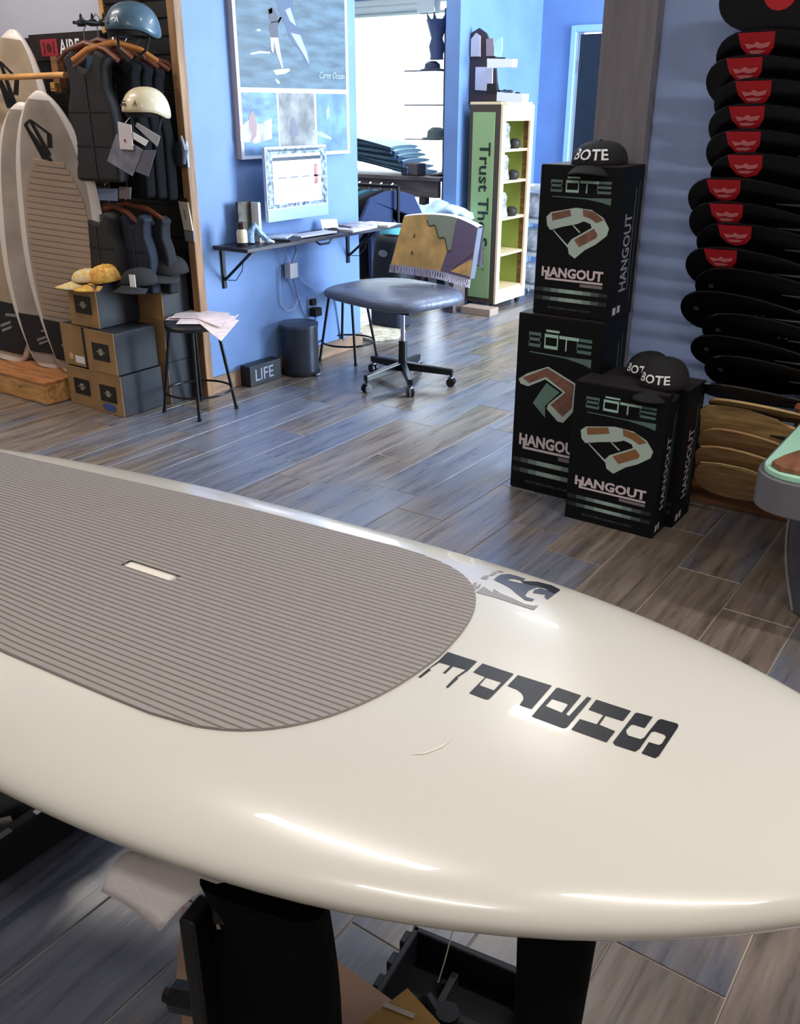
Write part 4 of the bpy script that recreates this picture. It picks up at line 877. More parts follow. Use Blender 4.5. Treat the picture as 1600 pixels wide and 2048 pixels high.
# backrest
BC = Vector((-2.905, 4.50, .0)); BA_ = -.10; RB = rotz(BA_)
def backf(d, sx=1.0, sz=1.0):
    def fn(u, v):
        x = (u-.5)*2; z = v
        hw = .275*sx*(1-.10*v)*(1); yy = .05*x*x*-1
        return BC+RB @ Vector((x*hw*1.04+.055*v-.01, d-.06*(x*x)+.05*v*0+.02*v, .59+.30*sz*v-.028*x*x*(v)-.012*x))
    return fn
f1, f2 = backf(.0), backf(.045)
b = MB().grid(f1, 14, 10).grid(f2, 14, 10); b.build('backrest_front', M_vinyl, ch, smooth=True)
def rim(u, v):
    p = [(0, 0), (1, 0), (1, 1), (0, 1)]; t = u*4; i = int(t) % 4; k = t-int(t); a, c_ = p[i], p[(i+1) % 4]
    uu, vv = a[0]+(c_[0]-a[0])*k, a[1]+(c_[1]-a[1])*k; return f1(uu, vv).lerp(f2(uu, vv), v)
MB().grid(rim, 48, 3, cu=True).build('backrest_rim', M_vinyl, ch, smooth=True)
MB().box(BC.x-.03, BC.x+.03, BC.y-.03+.06, BC.y+.075, .42, .72).build('back_bar', M_basem, ch, bevel=.004)
MB().box(BC.x-.03, BC.x+.03, cy, BC.y+.075, .405, .42).build('under_bar', M_basem, ch, bevel=.004)
# towel over the backrest
tw = thing('fringed_towel', 'yellow, purple and pale patterned towel with fringe over the chair back', 'towel', tuple(BC+Vector((0, 0, .59))))
ftop = backf(-.012, 1.02)
tf = lambda u, v: ftop(u, v*1.015) + Vector((0, .004*math.sin(u*14), 0))
uvp = []
def tpatch(name, m, uu, lift=0, n=(10, 8)):
    """patch of the towel given by a function of (p,q) -> (u,v)"""
    MB().grid(lambda p, q: tf(*uu(p, q))-Vector((0, lift, 0)), n[0], n[1]).build(name, m, tw, smooth=True, solid=-1)
M_ty = mat('towel_yellow', (232, 184, 108), .9, noise=(9, .15), bump=(200, .3)); M_tp = mat('towel_purple', (124, 106, 124), .9, bump=(200, .3)); M_tg = mat('towel_sage', (156, 162, 136), .9, bump=(200, .3))
tpatch('yellow_field', M_ty, lambda p, q: (p, q), 0, (20, 12))
tpatch('purple_field', M_tp, lambda p, q: ((.66-.10*(1-q)*1.0)+((1.0-(.66-.10*(1-q)))*p), q), .002)
tpatch('yellow_corner', M_ty, lambda p, q: (.70+.30*p, .05+.36*p*q), .004)
tpatch('sage_cloud', M_tg, lambda p, q: (.28+.37*p, 1-(.10+.50*p+.05*math.sin(p*16))*q), .003, (24, 8))
MB().tube([tf(.28+.37*i/24, 1-(.10+.50*i/24+.05*math.sin(i/24*16)))-Vector((0, .004, 0)) for i in range(25)], .004, 6).build('cloud_outline', mat('towel_olive', (92, 92, 60), .9), tw)
MB().tube([tf(.72+.27*i/10, .10+.42*(i/10))-Vector((0, .005, 0)) for i in range(11)], .0022, 6).build('pink_line', mat('towel_pink', (170, 120, 120), .9), tw)
for (u, v) in ((.16, .55), (.18, .22)): MB().tube([tf(u, v)-Vector((0, .003, 0)), tf(u+.012, v+.05)-Vector((0, .004, 0)), tf(u, v+.09)-Vector((0, .003, 0))], [.001, .005, .001], 6).build('leaf_motif', mat('towel_olive', (92, 92, 60), .9), tw)
MB().grid(lambda p, q: tf(p, 1.0)+Vector((0, (q-.0)*.065, .006*math.sin(q*math.pi))), 20, 5).grid(lambda p, q: tf(p, 1.0)+Vector((0, .065, -.22*q)), 20, 4).build('back_drape', mat('towel_edge', (206, 204, 214), .9), tw, smooth=True)
b = MB()
for i in range(64):
    u = i/63; p = tf(u, 0); b.tube([p, p+Vector((.003*math.sin(i*3), -.006, -.022)), p+Vector((.004*math.sin(i*5), -.012, -.045))], [.0035, .003, .004], 5)
b.build('fringe', mat('towel_fringe', (190, 180, 192), .9), tw, kind='stuff')

# ================= PRINTED CARTONS ON THE RIGHT =================
M_card = mat('matte_black_carton', (8, 8, 13), .6); M_card.node_tree.nodes['Principled BSDF'].inputs['Specular IOR Level'].default_value = .2; M_cardtop = mat('carton_top_brown_black', (36, 26, 25), .6)
M_bodymint = mat('lounge_mint', (168, 186, 178), .55); M_pad_b = mat('lounge_brown', (120, 82, 66), .6, noise=(40, .15)); M_pad_o = mat('lounge_orange_brown', (130, 88, 52), .6)
T1 = lambda P: [(1000+x/3.81, 260+y/3.81) for x, y in P]; T2 = lambda P: [(1000+x/3.636, 620+y/3.636) for x, y in P]
def nz(P, yp, x0, x1, z0, z1): return [((onY(a, b, yp).x-x0)/(x1-x0), (onY(a, b, yp).z-z0)/(z1-z0)) for a, b in P]
TB = (3.165, -1.605, -1.293, .735, 1.262); MBX = (3.14, -1.650, -1.300, 0, .725)
def art(P, box): return nz(P, box[0], *box[1:])
A_body = [art(T1([(355,655),(390,620),(580,588),(700,605),(790,665),(832,745),(815,800),(730,865),(650,905),(570,970),(525,935),(515,865),(545,825),(700,740),(690,710),(640,690),(590,710),(480,730),(385,755),(360,720)]), TB)]
A_pads = [art(T1(p), TB) for p in ([(395,628),(535,602),(545,650),(400,685)], [(632,598),(720,620),(790,680),(740,705),(690,670),(635,650)], [(565,830),(715,745),(745,790),(735,815),(605,885)])]
A_rope = [art(T1(p), TB) for p in ([(402,755),(412,755),(522,875),(518,890)], [(552,720),(562,718),(615,772),(605,778)])]
B_body = [art(T2([(135,500),(200,460),(350,412),(548,535),(548,720),(530,745),(460,820),(420,812),(340,720),(348,688),(458,600),(330,505),(205,555),(150,535)]), MBX)]
B_pads = [art(T2([(165,492),(345,422),(540,545),(520,715),(455,778),(368,690),(478,600),(335,486),(212,532)]), MBX)]
B_ins = [art(T2([(340,530),(435,600),(330,695),(330,785),(240,675),(290,600)]), MBX)]
def bote(x0, y0, w, h):
    """four squared letters with a bar over the second"""
    P = []; s = h*.22; lw = w*.23
    def R(a, b, c, d): P.append(rect(x0+a, y0+b, x0+c, y0+d))
    R(0, 0, lw*.85, s); R(0, h*.41, lw*.85, h*.41+s); R(0, h-s, lw*.85, h); R(lw*.85-s*.55, s, lw*.85, h-s); R(0, s, s*.5, h-s)
    o = w*.255; R(o, 0, o+lw*.95, s); R(o, h-s, o+lw*.95, h); R(o, s, o+s*.8, h-s); R(o+lw*.95-s*.8, s, o+lw*.95, h-s); R(o+.02*w, h*1.14, o+lw, h*1.14+s*.7)
    o = w*.49; R(o, h-s, w*.80, h); R(o+lw*.45, 0, o+lw*.45+s*.9, h-s)
    o = w*.77; R(o+.01*w, 0, w, s); R(o, h*.41, w, h*.41+s); R(o+.04*w, h-s, w, h); R(o, s, o+s*.5, h*.41); R(o, h*.41+s, o+s*.5, h-s)
    return P
def lounge_carton(label, x0, x1, y0, y1, z0, z1, rz=0, kind='A', padm=None, side=True):
    o = thing('lounge_carton', label, 'box', (x0, y0, z0), rz, 'black printed lounge cartons'); w, d, h = x1-x0, y1-y0, z1-z0
    MB().box(0, w, 0, d, 0, h).build('carton', M_card, o, local=True, bevel=.003)
    MB().box(.003, w-.003, .003, d/2-.001, h, h+.0015).build('top_flap', M_cardtop, o, local=True)
    MB().box(.003, w-.003, d/2+.001, d-.003, h, h+.0015).build('top_flap', M_cardtop, o, local=True)
    U, V = (w, 0, 0), (0, 0, h)
    F_ = lambda P, m, nm, l=.0008: flat(P, (0, 0, 0), U, V, l).build(nm, m, o, local=True, solid=-1)
    for k, (a, mm) in enumerate(zip(bote(.14, .83, .75, .078), [M_mintdim]*5+[M_mint]*7+[M_mintdim]*5)): F_([a], mm, 'logo_stroke')
    F_([[(.16, .803), (.6, .800), (.9, .806), (.9, .76), (.80, .775), (.6, .792), (.16, .797)]], M_mintdim, 'logo_underline')
    if kind == 'A':
        F_(A_body, M_bodymint, 'lounge_picture'); F_(A_rope, M_bodymint, 'lounge_rope', .001)
        for p in A_pads: F_([p], padm or M_pad_b, 'lounge_pad', .0014)
    else:
        F_(B_body, M_bodymint, 'lounge_picture'); F_(B_pads, padm or M_pad_b, 'lounge_pad', .0014); F_(B_ins, mat('lounge_teal', (92, 122, 112), .5), 'lounge_net', .0018)
    b = text('HANGOUT', (0, 0, 0), (1, 0, 0), (0, 0, 1), .052, 0, bold=.055)
    xm = max(v.x for v in b.v); k = w*.80/xm
    for v in b.v: v.x = v.x*k+w*.085; v.z = v.z*(h*.062/.052)+h*.268; v.y = -.001
    b.build('lettering', mat('carton_pink_white', (206, 190, 196), .55), o, local=True, solid=-1)
    F_([rect(.14, .243, .885, .257), rect(.14, .257, .17, .30)], MATS['carton_pink_white'], 'underline')
    F_([rect(.60, .215, .885, .236)], mat('carton_pink_dim', (120, 110, 116), .55), 'subtitle_strip')
    for zz in (.165, .105):
        for q_ in range(9):
            g_ = math.sin((q_+.5)/9*math.pi)**1.3; mm = mat('stripe_%d' % min(q_, 8-q_), tuple(22+(v-22)*g_ for v in (150, 176, 168)), .5)
            F_([rect(.02+.104*q_, zz-.004, .02+.104*(q_+1), zz+.022)], mm, 'stripe')
    b = text('BOTEBOARD.COM', (0, 0, 0), (1, 0, 0), (0, 0, 1), .010, 0)
    xm = max(v.x for v in b.v)
    for v in b.v: v.x = v.x*(w*.56/xm)+w*.2; v.z = v.z*(h*.013/.010)+h*.045; v.y = -.001
    b.build('web_lettering', mat('carton_grey_text', (92, 92, 98), .6), o, local=True, solid=-1)
    if side:
        b = text('HANGOUT', (0, 0, 0), (0, 0, 1), (0, -1, 0), .05, 0, bold=.03)
        zs_ = max(v.z for v in b.v); ys_ = [v.y for v in b.v]; y0_, y1_ = min(ys_), max(ys_)
        for v in b.v: v.z = v.z/zs_*h*.52+h*.18; v.y = d*(.30+.30*(v.y-y0_)/(y1_-y0_)); v.x = w+.001
        b.build('side_lettering', mat('carton_side_text', (150, 146, 156), .6), o, local=True, solid=-1)
        flat([rect(d*.66, h*.18, d*.69, h*.86), rect(d*.80, h*.1, d*.815, h*.9)], (w, 0, 0), (0, 1, 0), (0, 0, 1), .001).build('side_line', M_mintdim, o, local=True, solid=-1)
        flat([rect(d*.12, h*.035, d*.26, h*.085)], (w, 0, 0), (0, 1, 0), (0, 0, 1), .001).build('code_patch', mat('code_white', (190, 186, 190), .6), o, local=True, solid=-1)
        flat([rect(d*.32, h*.04, d*.44, h*.09)], (w, 0, 0), (0, 1, 0), (0, 0, 1), .001).build('code_patch', MATS['code_white'], o, local=True, solid=-1)
    return o
lounge_carton('topmost black carton with brown and mint curved lounge picture', -1.605, -1.293, 3.165, 3.38, .7275, 1.262)
lounge_carton('tall black carton with angular brown lounge picture under the topmost one', -1.650, -1.300, 3.14, 3.385, .001, .725, kind='B')
lounge_carton('front black carton with orange-brown curved lounge picture nearest the camera', -1.325, -.972, 2.985, 3.115, .001, .543, padm=M_pad_o)
lounge_carton('black carton squeezed behind the nearest front carton', -1.293, -.945, 3.12, 3.30, .001, .533)

# caps on cartons
M_capb = mat('black_twill', (17, 16, 18), .85, bump=(200, .2))
c = onZ(1232, 318, 1.275); cap('logo_visor', 'black visor cap with white capital lettering on the topmost carton', (-1.425, 3.268, 1.266), .098, M_capb, .05, .05, text_='BOTE', zs=.55, brimlen=.07)
cap('baseball_cap', 'left black cap with white lettering on the front carton', (-1.145, 3.235, .548), .078, M_capb, -.12, .10, text_='BOTE', zs=.66, brimlen=.075)
cap('baseball_cap', 'right rounder black cap with white lettering on the front carton', (-1.035, 3.10, .55), .083, M_capb, -.10, .05, text_='BOTE', zs=.82, brimlen=.08)

# ================= PADDLES ON THE WALL =================
M_carbon = mat('black_carbon', (5, 6, 11), .3); M_carbon.node_tree.nodes['Principled BSDF'].inputs['Specular IOR Level'].default_value = .35; M_shaft = mat('shaft_black', (14, 14, 18), .3); M_bam = mat('bamboo_blade', (190, 156, 104), .5, noise=(6, .18), stretch=(1, 1, 9))
M_bam2 = mat('oak_blade', (166, 130, 88), .5, noise=(6, .18), stretch=(1, 1, 9)); M_lab = mat('paddle_red', (172, 18, 32), .5); M_lab2 = mat('paddle_pale_red', (206, 120, 124), .5); M_dot = mat('faint_dot', (64, 60, 70), .5)
BLH = [(.002, .018), (.008, .036), (.020, .055), (.038, .071), (.062, .083), (.10, .091), (.15, .093), (.21, .089), (.27, .080), (.33, .066), (.38, .051), (.43, .035), (.48, .021), (.52, .015), (.54, .014)]
BL = [(0, 0)]+BLH+[(x, -z) for x, z in BLH[::-1]]
def paddle(label, tip, sc, tilt, m, labx=None, group=None, dots=False, wide=1.0, big=False):
    o = thing('paddle', label, 'paddle', tuple(tip), 0, group); o.rotation_euler = (tilt, 0, 0)
    poly = [(x*sc, z*wide) for x, z in BL]
    MB().prism(poly, (0, .006, 0), (1, 0, 0), (0, 0, 1), .010).build('blade', m, o, local=True, bevel=.003)
    MB().tube([(.30*sc, -.004, 0), (.42*sc, -.006, 0), (.54*sc, 0, 0), (.9, 0, 0), (1.65, 0, 0)], [.003, .010, .0145, .0145, .0145], 12).build('shaft', M_shaft if m is M_carbon else M_shaft, o, local=True, smooth=True)
    MB().tube([(1.62, 0, 0), (1.66, 0, 0)], [.017, .017], 10).tube([(1.66, 0, -.06), (1.66, 0, .06)], .016, 10).build('grip', M_shaft, o, local=True, smooth=True)
    if labx:
        T_ = .08 if not big else .02
        sh_ = [(labx-.058, .086), (labx+.056, .088), (labx+.052, .040), (labx+.036, .014), (labx+.0, .003), (labx-.030, .014), (labx-.05, .040)] if not big else ngon(labx, .02, .052, 16)
        flat([sh_], (0, -.004, 0), (1, 0, 0), (0, 0, 1), .0012).build('shield', M_lab, o, local=True, solid=-1)
        flat([[(labx-.038, .052), (labx-.012, .048), (labx+.0, .058), (labx+.014, .050), (labx+.042, .056), (labx+.034, .040), (labx+.010, .034), (labx-.006, .040), (labx-.03, .034)], [(labx-.028, .028), (labx+.0, .030), (labx+.028, .028), (labx+.008, .018), (labx-.018, .018)]], (0, -.004, 0), (1, 0, 0), (0, 0, 1), .002).build('crest', M_lab2, o, local=True, solid=-1)
    if dots:
        for dx in ((.06,) + ((.27, .295) if dots == 2 else ())): flat([ngon(dx*sc, .01, .010 if dx < .1 else .006, 10)], (0, -.004, 0), (1, 0, 0), (0, 0, 1), .0012).build('dot_mark', M_dot, o, local=True, solid=-1)
    return o
Yp = 3.30; tl = .55
def ptip(x, y, yy=Yp): return onY(x, y+3, yy)
nth = ['second', 'third', 'fourth', 'fifth', 'sixth', 'seventh', 'eighth', 'ninth', 'tenth', 'eleventh']
paddle('big black paddle blade with round red logo at top right of the wall', ptip(1438, 2), 1.25, .12, M_carbon, labx=.19, wide=1.0, big=True, group='black paddles with red shields')
data = [(1432, 116, 1515), (1412, 164, 1491), (1428, 208, 1509), (1417, 256, 1496), (1412, 304, 1489), (1421, 349, 1493), (1376, 395, 1451), (1378, 441, 1456), (1393, 482, 1473), (1371, 528, 1445)]
for i, (x, y, lx) in enumerate(data):
    p = ptip(x, y); q = ptip(lx, y)
    paddle('%s black paddle from the top of the wall with red shield logo' % nth[i], p, 1.0, tl, M_carbon, labx=(q.x-p.x), group='black paddles with red shields')
pl = ['plain black paddle just under the lowest red shield paddle', 'black paddle with grey dot reaching furthest left on the wall', 'black paddle directly below the furthest left one', 'black paddle with single dot above the two lowest plain ones', 'lowest broad plain black paddle', 'thin edge-on black paddle just above the wooden ones']
for i, (x, y, dt, ti, wd) in enumerate([(1390, 568, 1, tl, 1), (1361, 612, 2, tl, 1), (1404, 655, 2, tl, 1), (1381, 693, 1, tl, .9), (1409, 733, 1, tl, .9), (1394, 772, 0, .95, .75)]):
    paddle(pl[i], ptip(x, y), 1.0, ti, M_carbon, dots=dt, group='plain black paddles', wide=wd)
pw = ['thin dark-edged wooden paddle highest of the wooden group', 'broad pale wooden paddle with centre line', 'second broad wooden paddle under the pale one', 'narrow wooden paddle with light top edge', 'lower narrow wooden paddle with light top edge']
for i, (x, y, m, ti, wd) in enumerate([(1418, 803, M_bam, 1.05, .7), (1390, 838, M_bam, .40, 1.0), (1396, 878, M_bam2, .55, .95), (1388, 912, M_bam2, .55, .95), (1388, 946, M_bam2, .55, 1.05)]):
    o = paddle(pw[i], ptip(x, y, Yp-.0), .92, ti, m, group='wooden paddles')
    if i in (3, 4, 1): MB().tube([(.03, .0, .078*wd), (.10, .0, .093*wd), (.19, .0, .093*wd), (.30, .0, .070*wd)], .003, 6).build('edge_binding', mat('pale_binding', (176, 148, 104), .5), o, local=True)
    if i in (1, 2): MB().tube([(.36, -.006, 0), (.41, -.010, .0), (.50, -.008, 0)], [.006, .034, .012], 10).build('neck_sleeve', M_carbon, o, local=True, smooth=True)
# rack
rk = thing('paddle_rack', 'wooden upright rack carrying the horizontal paddles on the wall', 'rack', (-.50, 3.4, .15))
rx = onY(1594, 800, 3.36).x
MB().box(rx, rx+.07, 3.395, 3.458, .15, 2.3).build('upright', mat('rack_redwood', (138, 76, 46), .55, noise=(6, .25), stretch=(6, 6, 1)), rk, bevel=.003)
for i in range(20): MB().box(rx+.02, rx+.045, 3.24, 3.395, .30+i*.10, .312+i*.10).build('peg', mat('rack_redwood', (138, 76, 46)), rk)
MB().box(rx+.9, rx+.97, 3.395, 3.458, .15, 2.3).build('upright', MATS['rack_redwood'], rk, bevel=.003)

# ================= INFLATABLE LOUNGE AT THE RIGHT EDGE =================
lg = thing('inflatable_lounge', 'grey inflatable lounge with mint rim and wood-look pad at right edge', 'lounge', (-.1, 2.8, 0))
M_tube = mat('grey_tube', (104, 102, 110), .45); M_mintr = mat('mint_rim', (170, 220, 196), .5); M_woodpad = mat('wood_look_pad', (132, 88, 62), .6, noise=(5, .2), stretch=(8, 1, 1))
def rrect(x0, x1, y0, y1, r, n=5):
    P = []
    for cx_, cy_, a0 in ((x1-r, y1-r, 0), (x0+r, y1-r, 90), (x0+r, y0+r, 180), (x1-r, y0+r, 270)):
        for i in range(n+1): a = math.radians(a0+90*i/n); P.append((cx_+r*math.cos(a), cy_+r*math.sin(a)))
    return P
MB().prism(rrect(-.60, .75, 2.47, 3.16, .11, 6), (0, 0, .415), (1, 0, 0), (0, 1, 0), .10).build('tube_base', M_tube, lg, bevel=.042, seg=5, smooth=True)
MB().prism(rrect(-.585, .73, 2.485, 3.14, .09, 6), (0, 0, .515), (1, 0, 0), (0, 1, 0), .018).build('rim', M_mintr, lg, bevel=.006, smooth=True)
k = [onZ(1522, 915, .56), onZ(1512, 940, .545)]
b = MB(); P0 = [(-.545, 2.60), (-.56, 2.53), (-.53, 2.50), (.68, 2.50), (.68, 2.80), (-.47, 2.80)]
b.prism(P0, (0, 0, .533), (1, 0, 0), (0, 1, 0), .018).build('seat_pad', M_woodpad, lg, bevel=.004)
b = MB().add([(-.50, 2.80, .533), (.70, 2.80, .533), (.70, 3.10, .533), (-.40, 3.10, .533), (-.49, 2.80, .575), (.70, 2.80, .575), (.70, 3.06, .66), (-.40, 3.06, .66)], [(0, 3, 2, 1), (4, 5, 6, 7), (0, 1, 5, 4), (1, 2, 6, 5), (2, 3, 7, 6), (3, 0, 4, 7)])
b.build('back_cushion', M_mintr, lg, bevel=.012)
MB().grid(lambda u, v: Vector((-.32+.10*math.sin(v*2.2)*(-.6)+.14*math.cos(2*math.pi*u), 2.74+.05*math.sin(2*math.pi*u), .005+.43*v)), 24, 8, cu=True).build('leg', mat('grey_leg', (74, 76, 86), .5), lg, smooth=True)
MB().grid(lambda u, v: Vector((.5+.14*math.cos(2*math.pi*u), 2.74+.05*math.sin(2*math.pi*u), .005+.43*v)), 24, 8, cu=True).build('leg', mat('grey_leg', (74, 76, 86)), lg, smooth=True)
MB().tube([(-.32+.10*math.sin(v*2.2)*(-.6)-.142, 2.735, .005+.41*v) for v in [i/10 for i in range(11)]], .005, 6).build('leg_piping', mat('pale_piping', (150, 150, 150), .4), lg, smooth=True)

lg.location.x += .045

# ================= FAR AREA: SUNGLASSES CABINET =================
cab = thing('display_cabinet', 'narrow wooden display cabinet with green lettered side panel on castors', 'cabinet', (-3.62, 6.45, 0))
X0c, X1c, Y0c, Y1c, ZT = -3.76, -3.50, 6.22, 6.70, 1.47
M_dk = mat('dark_brown_side', (72, 58, 50), .5); M_pine = mat('pale_pine_front', (226, 200, 158), .5); M_grn = mat('sage_green_panel', (140, 166, 112), .6); M_grn2 = mat('olive_back', (150, 160, 76), .6)
MB().box(X0c, X1c, Y0c, Y0c+.016, .05, ZT).build('side_panel', M_dk, cab, bevel=.002)
MB().box(X0c+.03, X1c-.045, Y0c-.004, Y0c, .09, ZT-.05).build('green_panel', M_grn, cab)
MB().box(X0c, X1c, Y1c-.016, Y1c, .05, ZT).build('side_panel', M_woodd, cab)
MB().box(X0c, X0c+.012, Y0c+.016, Y1c-.016, .05, ZT).build('back_panel', M_grn2, cab)
MB().box(X0c+.012, X1c-.055, Y1c-.022, Y1c-.016, .13, ZT-.11).build('green_liner', M_grn2, cab)
MB().box(X0c, X1c, Y0c, Y1c, ZT-.0, ZT+.018).build('top', M_pine, cab, bevel=.002)
for ya in (Y0c, Y1c-.05): MB().box(X1c-.001, X1c+.018, ya, ya+.05, .05, ZT).build('front_stile', M_pine, cab, bevel=.002)
MB().box(X1c-.02, X1c+.016, Y0c+.05, Y1c-.05, ZT-.11, ZT).build('drawer_front', M_pine, cab, bevel=.002)
MB().box(X1c-.02, X1c+.016, Y0c+.05, Y1c-.05, .05, .13).build('bottom_rail', M_pine, cab, bevel=.002)
zsh = [.13, .40, .665, .93, 1.15]
for z in zsh: MB().box(X0c+.012, X1c-.002, Y0c+.016, Y1c-.016, z, z+.018).build('shelf', M_pine, cab)
for (xx, yy) in ((X1c-.03, Y0c+.03), (X1c-.03, Y1c-.04), (X0c+.03, Y0c+.03), (X0c+.03, Y1c-.04)):
    MB().cyl((xx-.01, yy, .0255), (xx+.01, yy, .0255), .025, n=14).build('castor', M_blackmat, cab, smooth=True)
bt = text('Trust The Sun', (0, 0, 0), (0, 0, -1), (1, 0, 0), .085, 0, bold=.022)
zt, zb = onY(975, 285, Y0c).z, onY(960, 532, Y0c).z; zmin = min(v.z for v in bt.v); xs_ = [v.x for v in bt.v]; sc_ = (zt-zb)/abs(zmin)
for v in bt.v: v.z = zt+v.z*sc_; v.x = -3.665+(v.x-min(xs_))*1.05; v.y = Y0c-.0055
bt.build('lettering', mat('dark_green_letters', (22, 36, 24), .6), cab, solid=-1)
tm = MB().tube([(-3.60+.009*math.cos(i*.63), Y0c-.006, zb-.02+.009*math.sin(i*.63)) for i in range(10)], .0012, 4, closed=True); tm.build('trade_mark', mat('dark_green_letters', (22, 36, 24)), cab)
gl = ['grey cloth roll on the top shelf of the cabinet', 'grey cloth roll on the second shelf of the cabinet', 'white-rimmed grey case on the third shelf of the cabinet', 'grey case on the fourth shelf of the cabinet']
for i, z in enumerate([1.168, .948, .683, .418][:3]):
    o = thing('display_case', gl[i], 'case', (-3.56, 6.38, z), group='cases on the cabinet shelves')
    MB().lathe([(.0, .002), (.06, .002), (.066, .02), (.05, .10), (.058, .15), (.04, .18), (0, .185)], (-3.56, 6.36, z), 16).build('body', mat('case_grey', (150, 146, 142), .6, noise=(30, .3)), o, smooth=True)
    MB().lathe([(.03, .0), (.045, .02), (.045, .05), (.02, .07), (0, .072)], (-3.53, 6.50, z+.001), 12).build('dark_piece', mat('case_dark', (40, 32, 26), .6), o, smooth=True)
# counter display on top of the cabinet
td = thing('counter_display', 'dark counter display with arched white card and sunglasses tray on the cabinet', 'display', (-3.64, 6.4, 1.49))
z0_ = ZT+.019; pz = lambda x, y: onY(x, y, 6.30)
def pp(pts, m, nm, y=6.30, th=.01): 
    P = [(onY(a, b_, y).x, onY(a, b_, y).z) for a, b_ in pts]; P = P[::-1]
    MB().prism(P, (0, y+th, 0), (1, 0, 0), (0, 0, 1), th).build(nm, m, td)
pp([(934, 207), (934, 85), (942, 66), (958, 56), (972, 66), (990, 112), (993, 165), (1000, 202), (1000, 207)], mat('display_dark', (62, 50, 54), .5), 'back_board', 6.31, .02)
pp([(941, 113), (942, 78), (952, 66), (960, 72), (960, 113)], mat('display_card', (206, 200, 204), .5), 'arched_card', 6.295)
pp([(950, 180), (951, 134), (985, 134), (984, 182)], mat('display_card2', (216, 212, 226), .5), 'white_card', 6.295)
pp([(974, 136), (974, 117), (1026, 118), (1024, 134)], M_white, 'upper_tray', 6.22, .07)
pp([(993, 202), (994, 184), (1046, 188), (1044, 206)], M_white, 'lower_tray', 6.22, .09)
pp([(973, 182), (974, 167), (992, 167), (992, 183)], M_blackmat, 'dark_block', 6.24, .03)
gpos = [(1001, 182), (1012, 181), (1022, 182), (1037, 186)]
for i, (x, y) in enumerate(gpos+[(1000, 117)]):
    p = onY(x, y, 6.25); w = .018 if i < 4 else .05
    g_ = MB().tube([(p.x-w, p.y-.012, p.z), (p.x-w*.8, p.y-.014, p.z-.014), (p.x-w*.2, p.y-.014, p.z-.012), (p.x, p.y-.014, p.z), (p.x+w*.2, p.y-.014, p.z-.012), (p.x+w*.8, p.y-.014, p.z-.014), (p.x+w, p.y-.012, p.z), (p.x, p.y-.013, p.z+.003)], .005, 6, closed=True)
    tag(g_.build('sunglasses', M_blackmat), ['leftmost black sunglasses on the lower white tray', 'second black sunglasses on the lower white tray', 'third black sunglasses on the lower white tray', 'rightmost black sunglasses on the lower white tray', 'black sunglasses on the upper white tray'][i], 'sunglasses', 'sunglasses on the cabinet display')
pp([(972, 112), (972, 78), (986, 76), (988, 112)], mat('display_pink', (150, 132, 140), .5), 'photo_card', 6.29)
pp([(988, 112), (989, 84), (1004, 74), (1004, 100), (1000, 114)], mat('display_mint', (170, 220, 220), .5), 'mint_card', 6.28)
# white wire cart behind cabinet
cg = thing('wire_cart', 'pale wire cart standing against the far wall right of the cabinet', 'cart', (-3.40, 7.0, 0))
xa, xb, ya, yb, zz = -3.66, -3.36, 6.82, 7.10, .86
M_wire = mat('white_wire', (206, 214, 216), .4)
for (xx, yy) in ((xa, ya), (xb, ya), (xa, yb), (xb, yb)): MB().cyl((xx, yy, .05), (xx, yy, zz), .008).cyl((xx-.01, yy, .024), (xx+.01, yy, .024), .022).build('post', M_wire, cg)
for z in (.08, .34, .60, .85):
    b = MB().box(xa, xb, ya, ya+.008, z, z+.03).box(xa, xb, yb-.008, yb, z, z+.03).box(xa, xa+.008, ya, yb, z, z+.03).box(xb-.008, xb, ya, yb, z, z+.03)
    for i in range(8): b.box(xa+.03+i*.034, xa+.034+i*.034, ya, yb, z, z+.006)
    b.build('wire_shelf', M_wire, cg)
for i, z in enumerate((.11, .37, .63)): tag(MB().box(xa+.03, xb-.03, ya+.03, yb-.03, z+.0, z+.16+.02*i).build('storage_bag', mat('cloudy_bag', (186, 192, 200), .4, noise=(14, .35)), bevel=.02), ['pale bag on the lowest shelf of the wire cart', 'pale bag on the middle shelf of the wire cart', 'pale bag on the top shelf of the wire cart'][i], 'bag')

# ================= BACK ROOM THROUGH THE OPENING =================
# floating shelves by the window
fs_ = thing('window_shelves', 'thin shelves beside the bright window holding dark hats', 'shelves', (-4.75, 7.2, 1.1))
M_gs = mat('shelf_edge_dark', (70, 74, 84), .4)
MB().box(-4.60, -4.57, 7.16, 7.19, 0.01, 2.2).build('standard', M_gs, fs_)
for z in (1.735, 1.47, 1.198, .93): MB().box(-4.93, -4.60, 7.05, 7.30, z-.006, z+.004).build('shelf', M_gs, fs_)
def hatlike(label, c, r, m, h=.07):
    o = thing('hat', label, 'hat', c, 0, 'hats on the window shelves'); MB().lathe([(r*1.5, .001), (r*1.45, .008), (r, .014), (r*.92, h*.7), (r*.5, h), (0, h*1.02)], c, 18).build('crown', m, o, smooth=True); return o
M_hat = mat('hat_slate', (74, 84, 108), .8); M_hat2 = mat('hat_olive', (96, 106, 104), .8)
hatlike('slate hat lying on the highest window shelf', (-4.72, 7.17, 1.74), .07, M_hat)
hatlike('olive grey hat on the third window shelf', (-4.67, 7.17, 1.203), .085, M_hat2, .09)
o = thing('vase', 'dark blue jagged-top vase high beside the bright window', 'vase', (-4.66, 7.15, 1.82))
MB().lathe([(0, 0), (.06, 0), (.055, .03), (.07, .10), (.05, .16), (.075, .24), (.095, .30)], (-4.665, 7.15, 1.818), 16).build('body', mat('vase_slate', (70, 84, 122), .6), o, smooth=True)
